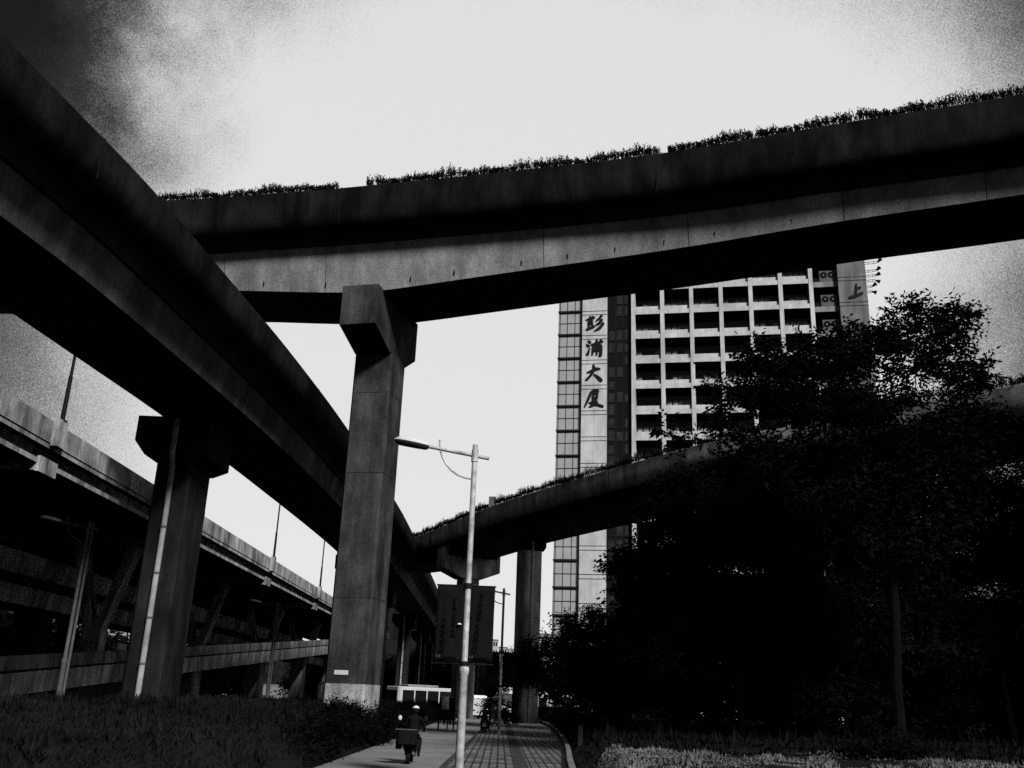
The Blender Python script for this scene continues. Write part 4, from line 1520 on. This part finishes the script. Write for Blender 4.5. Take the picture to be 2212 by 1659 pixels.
def make_rider():
    """seated on a scooter, back to the camera (+y forwards), origin on the ground under the seat"""
    e = empty("person")
    J = [((0, -0.02, 0.80), 0.155, 0.12), ((0, 0.0, 0.98), 0.15, 0.11), ((0, 0.04, 1.18), 0.185, 0.125), ((0, 0.06, 1.31), 0.14, 0.10), ((0, 0.08, 1.39), 0.058, 0.06), ((0, 0.10, 1.47), 0.075, 0.085), ((0, 0.105, 1.55), 0.083, 0.10), ((0, 0.105, 1.60), 0.06, 0.075),
         ((-0.21, 0.06, 1.30), 0.068, 0.068), ((-0.31, 0.16, 1.06), 0.052, 0.052), ((-0.30, 0.40, 0.98), 0.036, 0.036), ((-0.30, 0.47, 0.98), 0.034, 0.026),
         ((0.21, 0.06, 1.30), 0.068, 0.068), ((0.31, 0.16, 1.06), 0.052, 0.052), ((0.30, 0.40, 0.98), 0.036, 0.036), ((0.30, 0.47, 0.98), 0.034, 0.026),
         ((-0.10, 0.04, 0.76), 0.098, 0.09), ((-0.19, 0.40, 0.72), 0.068, 0.068), ((-0.19, 0.36, 0.34), 0.048, 0.048), ((-0.19, 0.46, 0.30), 0.04, 0.03),
         ((0.10, 0.04, 0.76), 0.098, 0.09), ((0.19, 0.40, 0.72), 0.068, 0.068), ((0.19, 0.36, 0.34), 0.048, 0.048), ((0.19, 0.46, 0.30), 0.04, 0.03)]
    Bn = [(0, 1), (1, 2), (2, 3), (3, 4), (4, 5), (5, 6), (6, 7), (3, 8), (8, 9), (9, 10), (10, 11), (3, 12), (12, 13), (13, 14), (14, 15), (0, 16), (16, 17), (17, 18), (18, 19), (0, 20), (20, 21), (21, 22), (22, 23)]
    bd = bake(person_mesh(J, Bn, 0, "body", C_JACKET))
    bd.parent = e
    # trousers over the legs
    Jt = [((0, 0.0, 0.82), 0.165, 0.13)] + [(J[k][0], J[k][1] + 0.010, J[k][2] + 0.010) for k in (16, 17, 18, 20, 21, 22)]
    tr = bake(person_mesh(Jt, [(0, 1), (1, 2), (2, 3), (0, 4), (4, 5), (5, 6)], 0, "trousers", C_TROUSER))
    tr.parent = e
    # helmet, face
    MB().ball((0, 0.10, 1.545), (0.125, 0.14, 0.135), 16, 8, 0.42).build("helmet", C_HEAD, e, smooth=True)
    MB().ball((0, 0.095, 1.535), (0.112, 0.122, 0.11), 14, 8, -0.75).build("hair", C_HAIR, e, smooth=True)
    fa = MB().ball((0, 0.175, 1.50), (0.07, 0.055, 0.095), 12, 10)
    fa.ball((0, 0.235, 1.495), (0.014, 0.02, 0.02), 8, 6)
    fa.build("face", C_SKIN, e, smooth=True)
    # hands round the grips: palm, four fingers and thumb
    for s in (-1, 1):
        h = MB()
        h.ball((s * 0.30, 0.475, 0.985), (0.044, 0.045, 0.02), 10, 6)
        for q in range(4):
            fx = s * 0.30 + (q - 1.5) * 0.021
            ln = (0.88, 1.0, 0.95, 0.78)[q]
            h.tube([(fx, 0.505, 0.985), (fx, 0.505 + 0.03 * ln, 0.972), (fx, 0.505 + 0.032 * ln, 0.948), (fx, 0.51, 0.935)], [0.0095, 0.009, 0.0085, 0.007], 6)
        h.tube([(s * 0.262, 0.47, 0.975), (s * 0.246, 0.50, 0.955), (s * 0.25, 0.515, 0.942)], [0.011, 0.010, 0.008], 6)
        h.build("hand", C_SKIN, e, smooth=True)
    for s in (-1, 1):
        MB().ball((s * 0.19, 0.42, 0.262), (0.048, 0.13, 0.05), 10, 6, -0.6).build("shoe", C_TROUSER, e, smooth=True)
    return e


def make_scooter(box=True):
    """motor scooter, +y forwards, wheels on z=0"""
    e = empty("scooter")
    for y, nm in ((-0.42, "rear"), (0.78, "front")):
        w = MB().wheel((0, y, 0.22), 0.22, 0.10, 22).build("wheel", C_RUBBER, e, smooth=True)
        MB().wheel((0, y, 0.22), 0.13, 0.104, 16).build("rim", C_POLEDARK, w)
    b = MB()
    sec = [(-0.72, 0.10, 0.62, 0.74), (-0.6, 0.17, 0.46, 0.78), (-0.3, 0.19, 0.36, 0.78), (0.0, 0.17, 0.30, 0.76), (0.14, 0.15, 0.24, 0.5), (0.3, 0.17, 0.22, 0.29), (0.5, 0.18, 0.22, 0.29), (0.6, 0.17, 0.24, 0.86), (0.66, 0.15, 0.3, 0.9), (0.72, 0.08, 0.42, 0.9)]
    vs, fs = [], []
    for y, w, z0, z1 in sec:
        c = 0.3 * (z1 - z0)
        vs += [(-w, y, z0 + c), (-w * 0.7, y, z0), (w * 0.7, y, z0), (w, y, z0 + c), (w, y, z1 - c), (w * 0.7, y, z1), (-w * 0.7, y, z1), (-w, y, z1 - c)]
    for i in range(len(sec) - 1):
        for k in range(8):
            k2 = (k + 1) % 8
            fs.append((i * 8 + k, i * 8 + k2, (i + 1) * 8 + k2, (i + 1) * 8 + k))
    fs.append(tuple(range(7, -1, -1)))
    fs.append(tuple((len(sec) - 1) * 8 + k for k in range(8)))
    b.add(vs, fs)
    b.build("body", C_SCOOT, e, smooth=True)
    MB().cbox(-0.15, 0.15, -0.5, 0.18, 0.75, 0.82, 0.05).build("seat", C_TROUSER, e, bevel=0.02)
    hb_ = MB().tube([(0, 0.78, 0.22), (0, 0.68, 0.6), (0, 0.6, 0.93)], 0.03, 8)
    hb_.tube([(-0.36, 0.505, 0.955), (-0.2, 0.53, 0.955), (0, 0.58, 0.95), (0.2, 0.53, 0.955), (0.36, 0.505, 0.955)], 0.014, 8)
    hb_.build("handlebar", C_BLACK, e, smooth=True)
    for s in (-1, 1):
        mi = MB().tube([(s * 0.24, 0.53, 0.96), (s * 0.32, 0.54, 1.14), (s * 0.38, 0.54, 1.24)], 0.009, 6).build("mirror", C_BLACK, e)
        MB().ball((s * 0.40, 0.53, 1.27), (0.055, 0.018, 0.075), 12, 8).build("mirror_glass", C_HEAD if s < 0 else C_BLACK, mi, smooth=True)
    MB().box(-0.10, 0.10, -0.735, -0.718, 0.50, 0.60).build("licence_plate", C_POLEDARK, e)
    MB().ball((0, -0.72, 0.66), (0.09, 0.03, 0.03), 12, 6).build("tail_light", C_POLEDARK, e, smooth=True)
    MB().tube([(0.17, -0.1, 0.24), (0.19, -0.5, 0.28), (0.19, -0.74, 0.32)], [0.04, 0.055, 0.05], 8).build("exhaust", C_POLEDARK, e, smooth=True)
    MB().box(-0.07, 0.07, -0.62, -0.6, 0.26, 0.5).build("mudguard", C_SCOOT, e)
    if box:
        bx = MB().cbox(-0.31, 0.25, -0.97, -0.52, 0.56, 0.96, 0.05).build("top_box", C_SCOOT, e, bevel=0.02)
        MB().box(-0.37, 0.25, -0.99, -0.50, 0.962, 0.980).build("box_lid", C_POLEDARK, bx)
        for s in (-0.2, 0.13):
            MB().ball((s, -0.972, 0.76), (0.035, 0.012, 0.05), 10, 6).build("reflector", C_JACKET, bx)
        MB().cbox(-0.36, -0.2, -0.75, -0.2, 0.42, 0.72, 0.05).build("pannier", C_SCOOT, e, bevel=0.02)
        MB().cbox(0.2, 0.36, -0.72, -0.2, 0.40, 0.68, 0.05).build("pannier", C_SCOOT, e, bevel=0.02)
    return e


PG, CG = "scooter riders on the cycle path", "scooters on the cycle path"
sc1 = make_scooter(True)
sc1.location = (-2.32, 26.6, 0.0)
sc1.scale = (0.87, 0.87, 0.87)
tag(sc1, "black scooter with a boxy top case, nearest on the cycle path", "scooter", CG)
pr1 = make_rider()
pr1.location = (-2.28, 26.6, -0.02)
pr1.scale = (0.87, 0.87, 0.87)
pr1.rotation_euler = (math.radians(-3), math.radians(2), 0)
tag(pr1, "person in a dark jacket and white helmet riding away on the nearest scooter", "person", PG)
sc2 = make_scooter(False)
sc2.location = (-0.72, 50.2, 0.0)
sc2.scale = (0.87, 0.87, 0.87)
tag(sc2, "plain black scooter half hidden behind the nearer pavement lamp", "scooter", CG)
pr2 = copy_tree(pr1)
pr2.location = (-0.72, 50.2, 0.02)
pr2.scale = (0.87, 0.87, 0.87)
pr2.rotation_euler = (0, 0, 0)
pr2["label"] = "person riding the plain scooter half hidden behind the nearer pavement lamp"
for ch in pr2.children:
    if ch.name.startswith("helmet"):
        ch.data = ch.data.copy()
        ch.data.materials[0] = C_HAIR
sc3 = copy_tree(sc2)
sc3.location = (-0.42, 62, 0.0)
sc3.scale = (0.87, 0.87, 0.87)
sc3["label"] = "farther scooter just ahead of the half-hidden one"
pr3 = copy_tree(pr2)
pr3.location = (-0.42, 62, 0.02)
pr3.scale = (0.87, 0.87, 0.87)
pr3["label"] = "person on the farther scooter, ahead of the half-hidden rider"

# cargo tricycle with a tall load, and its rider
ct = empty("cargo_tricycle", (-2.95, 56.5, 0))
tag(ct, "dark cargo tricycle with a tall boxed load on the cycle path", "tricycle")
for x, y in ((-0.42, -0.5), (0.42, -0.5), (0, 1.0)):
    w = MB().wheel((x, y, 0.3), 0.3, 0.06, 20).build("wheel", C_RUBBER, ct)
    MB().wheel((x, y, 0.3), 0.06, 0.09, 10).build("wheel_hub", C_POLEDARK, w)
MB().box(-0.5, 0.5, -1.0, 0.15, 0.52, 0.95).build("cargo_bed", C_BLACK, ct, bevel=0.02)
MB().cbox(-0.42, 0.45, -0.9, 0.05, 0.955, 1.72, 0.06).build("load", C_TROUSER, ct, bevel=0.03)
MB().cbox(-0.28, 0.12, -0.96, -0.9, 1.1, 1.78, 0.02).build("white_sack", C_BASE, ct, bevel=0.02)
MB().tube([(0, 1.0, 0.3), (0, 0.8, 0.95), (0, 0.75, 1.0)], 0.025, 8).tube([(-0.3, 0.62, 1.02), (0, 0.75, 1.0), (0.3, 0.62, 1.02)], 0.015, 6).tube([(0, 0.8, 0.6), (0, 0.1, 0.55)], 0.03, 6).build("frame", C_BLACK, ct, smooth=True)
MB().box(-0.13, 0.13, 0.16, 0.42, 0.74, 0.82).build("saddle", C_BLACK, ct)
pr4 = copy_tree(pr2)
pr4.location = (-2.95, 56.75, 0.04)
pr4.scale = (0.87, 0.87, 0.87)
pr4["label"] = "person in dark clothes pedalling the loaded cargo tricycle"

# ------------------------------------------------------------------ traffic and far buildings


def make_car(van=False, m=None):
    e = empty("parked_car")
    m = m or C_CARW
    b = MB()
    if van:
        sec = [(-2.3, 0.9, 0.35, 1.9), (-2.2, 0.95, 0.3, 2.15), (0.9, 0.95, 0.3, 2.15), (1.5, 0.93, 0.3, 1.25), (2.2, 0.88, 0.32, 1.0), (2.35, 0.8, 0.4, 0.8)]
    else:
        sec = [(-2.2, 0.78, 0.4, 0.85), (-2.1, 0.86, 0.3, 1.0), (-1.5, 0.88, 0.28, 1.05), (-0.9, 0.82, 0.28, 1.45), (0.4, 0.82, 0.28, 1.45), (1.1, 0.88, 0.28, 1.0), (2.0, 0.85, 0.3, 0.85), (2.2, 0.75, 0.4, 0.7)]
    vs, fs = [], []
    for y, w, z0, z1 in sec:
        vs += [(-w, y, z0), (w, y, z0), (w, y, z0 + (min(z1, 0.95) - z0)), (w * 0.82, y, z1), (-w * 0.82, y, z1), (-w, y, z0 + (min(z1, 0.95) - z0))]
    for i in range(len(sec) - 1):
        for k in range(6):
            k2 = (k + 1) % 6
            fs.append((i * 6 + k, i * 6 + k2, (i + 1) * 6 + k2, (i + 1) * 6 + k))
    fs.append(tuple(range(5, -1, -1)))
    fs.append(tuple((len(sec) - 1) * 6 + k for k in range(6)))
    b.add(vs, fs).build("body", m, e, smooth=False, bevel=0.03)
    g = MB()
    zt = 2.0 if van else 1.36
    yb = -2.27 if van else -1.36
    g.hexa([(-0.7, yb - 0.03, 1.1), (0.7, yb - 0.03, 1.1), (0.7, yb + 0.06, 1.1), (-0.7, yb + 0.06, 1.1), (-0.62, yb + (0.0 if van else 0.30), zt - 0.08), (0.62, yb + (0.0 if van else 0.30), zt - 0.08), (0.62, yb + 0.45, zt - 0.08), (-0.62, yb + 0.45, zt - 0.08)])
    g.build("rear_window", C_GLASS, e)
    for s in (-1, 1):
        MB().hexa([(s * 0.80, -0.8, 1.0), (s * 0.89, -0.8, 1.0), (s * 0.89, 0.6, 1.0), (s * 0.80, 0.6, 1.0), (s * 0.70, -0.7, zt - 0.06), (s * 0.765, -0.7, zt - 0.06), (s * 0.765, 0.35, zt - 0.06), (s * 0.70, 0.35, zt - 0.06)]).build("side_window", C_GLASS, e)
        for y in (-1.35, 1.35):
            w = MB().wheel((s * 0.8, y, 0.31), 0.31, 0.2, 18).build("wheel", C_RUBBER, e)
            MB().wheel((s * 0.8, y, 0.31), 0.18, 0.21, 12).build("rim", C_POLEDARK, w)
        MB().box(s * 0.72 - 0.1, s * 0.72 + 0.1, -2.235 if not van else -2.33, -2.15, 0.72, 0.86).build("tail_light", C_POLEDARK, e)
    return e


CGp = "cars and vans on the far road"
v1 = make_car(True)
v1.location = (-2.4, 97, 0)
v1.rotation_euler = (0, 0, 0.3)
v1.name = "delivery_van"
tag(v1, "white van at the far end of the pavement, beside the second street lamp", "van", CGp)
c1 = make_car(False)
c1.location = (-0.9, 104, 0)
c1.rotation_euler = (0, 0, 0.9)
tag(c1, "white car beyond the van, partly behind the second street lamp", "car", CGp)
c2 = copy_tree(c1)
c2.location = (-17.4, 76, 0)
c2.rotation_euler = (0, 0, 0.05)
c2["label"] = "white car roof showing above the garden between the two big piers"
c3 = make_car(False, C_CARG)
c3.location = (6.2, 104, 0)
c3.rotation_euler = (0, 0, 1.3)
tag(c3, "grey car in front of the pale low-rise, beside the ivy pier", "car", CGp)

bs = empty("bus", (-7.6, 103, 0), math.radians(-52))
tag(bs, "pale bus with dark windows crossing under the ramp, behind the hedge", "bus")
bb = MB().cbox(-1.25, 1.25, -4.2, 4.2, 0.4, 2.75, 0.18)
bb.build("body", C_CARW, bs, bevel=0.06)
rf = MB().box(-0.8, 0.8, -2.8, 0.9, 2.76, 2.98).build("roof_unit", C_TILEGREY, bs, bevel=0.05)
for s in (-1, 1):
    for k in range(5):
        MB().box(s * 1.24 - 0.02, s * 1.24 + 0.02, -3.7 + 1.5 * k, -3.7 + 1.5 * k + 1.36, 0.9, 2.42).build("side_window", C_GLASS, bs)
    for y in (-2.6, 2.6):
        MB().wheel((s * 1.12, y, 0.48), 0.48, 0.3, 20).build("wheel", C_RUBBER, bs)
MB().box(-1.0, 1.0, -4.23, -4.17, 1.0, 2.4).build("rear_window", C_GLASS, bs)
MB().box(-1.05, 1.05, 4.17, 4.23, 1.0, 2.4).build("windscreen", C_GLASS, bs)
mi = MB().tube([(-1.1, 4.2, 2.6), (-1.3, 4.6, 2.5), (-1.3, 4.65, 1.8)], 0.05, 6).build("mirror_arm", C_CARW, bs, smooth=True)

# white bent tube and small signs
MB_ = MB().tube([(-6.95, 38.4, 0.9), (-7.0, 38.4, 1.9), (-6.98, 38.4, 2.0), (-6.85, 38.4, 2.05), (-6.72, 38.4, 2.06)], 0.05, 8)
tag(MB_.build("bent_pipe", C_HEAD, smooth=True), "short white bent pipe standing by the square pier's base", "pipe")
wb = MB().box(-19.55, -19.3, 49.4, 50.6, 3.42, 3.72)
wb.box(-19.48, -19.4, 49.6, 49.7, 3.36, 3.43)
wb.box(-19.48, -19.4, 50.3, 50.4, 3.36, 3.43)
tag(wb.build("sign_board", C_BASE), "small white sign board on the low ramp barrier, by the ramp pier", "sign")
bp = MB().cbox(2.75, 2.93, 34.9, 35.08, 0.1, 0.92, 0.03)
tag(bp.build("marker_post", mat("stone post", 0.07), bevel=0.02), "short square stone marker post at the edge of the tree bed", "post")
ts = empty("traffic_sign", (-0.5, 52.5, 0.1))
tag(ts, "dark round-backed traffic sign on a thin post beside the second street lamp", "sign")
MB().tube([(0, 0, 0), (0, 0, 2.2)], 0.03, 8).build("post", C_BLACK, ts)
disc = [(0.33 * math.cos(t), 0, 2.0 + 0.30 * math.sin(t)) for t in np.linspace(0, 2 * math.pi, 24, endpoint=False)]
MB().prism(disc, [(x, 0.02, z) for x, _, z in disc]).build("sign_face", C_BLACK, ts)


def far_block(name, x0_, x1_, y0_, y1_, h, m, nx_, nz_, label, strip=False):
    e = empty(name, ((x0_ + x1_) / 2, y0_, 0))
    tag(e, label, "building")
    MB().box(x0_, x1_, y0_, y1_, 0, h).build("wall", m, e, world=True)
    MB().box(x0_ - 0.2, x1_ + 0.2, y0_ - 0.2, y1_, h, h + 0.4).build("roof", C_FARG, e, world=True)
    dx, dz = (x1_ - x0_) / nx_, h / nz_
    for i in range(nx_):
        if strip:
            MB().box(x0_ + dx * (i + 0.3), x0_ + dx * (i + 0.75), y0_ - 0.06, y0_ - 0.01, 1.5, h - 0.8).build("window", C_GLASS, e, world=True)
        else:
            for k in range(nz_):
                MB().box(x0_ + dx * (i + 0.22), x0_ + dx * (i + 0.78), y0_ - 0.06, y0_ - 0.01, dz * (k + 0.3), dz * (k + 0.78)).build("window", C_GLASS, e, world=True)
    return e


far_block("far_building", -5.6, -1.9, 150, 160, 7.6, C_FARG, 5, 2, "striped low building at the street end, behind the nearer banner", True)
far_block("far_tower", -4.6, -1.7, 400, 412, 25.5, C_FARW, 3, 8, "pale distant tower above the farther banner, the taller of the pair")
far_block("far_tower", -1.3, 2.0, 410, 422, 23.2, C_FARW, 4, 7, "pale distant tower beside a slightly taller one")
far_block("shade_backdrop", -31, -9.5, 196, 206, 22, C_DARKWALL, 10, 4, "long dark backdrop block added for the shade under the ramp at the street end")  # dark backdrop added to stand in for the blackness under the ramp
far_block("shade_backdrop", -75, -33, 196, 206, 9, C_DARKWALL, 8, 3, "lower dark backdrop block added to fill the gap under the low ramp")  # second added backdrop, keeps the gap below the highway dark
far_block("low_building", 3.9, 8.5, 108, 109.4, 8.6, C_FARW, 3, 3, "pale low-rise with square windows between the ivy pier and the small tree")
wl = MB().box(-60, 60, 190, 190.6, 0, 3.0)
wl.box(-60, 60, 189.9, 190.7, 3.0, 3.2)
tag(wl.build("boundary_wall", C_FARG), "long grey wall closing the far end of the street", "wall")

S.render.film_transparent = False
S.view_settings.view_transform = "Standard"
S.view_settings.look = "None"
S.view_settings.exposure = 0.0
S.view_settings.gamma = 1.0
S.cycles.use_denoising = False
S.cycles.max_bounces = 6
S.cycles.diffuse_bounces = 0
S.cycles.use_adaptive_sampling = False
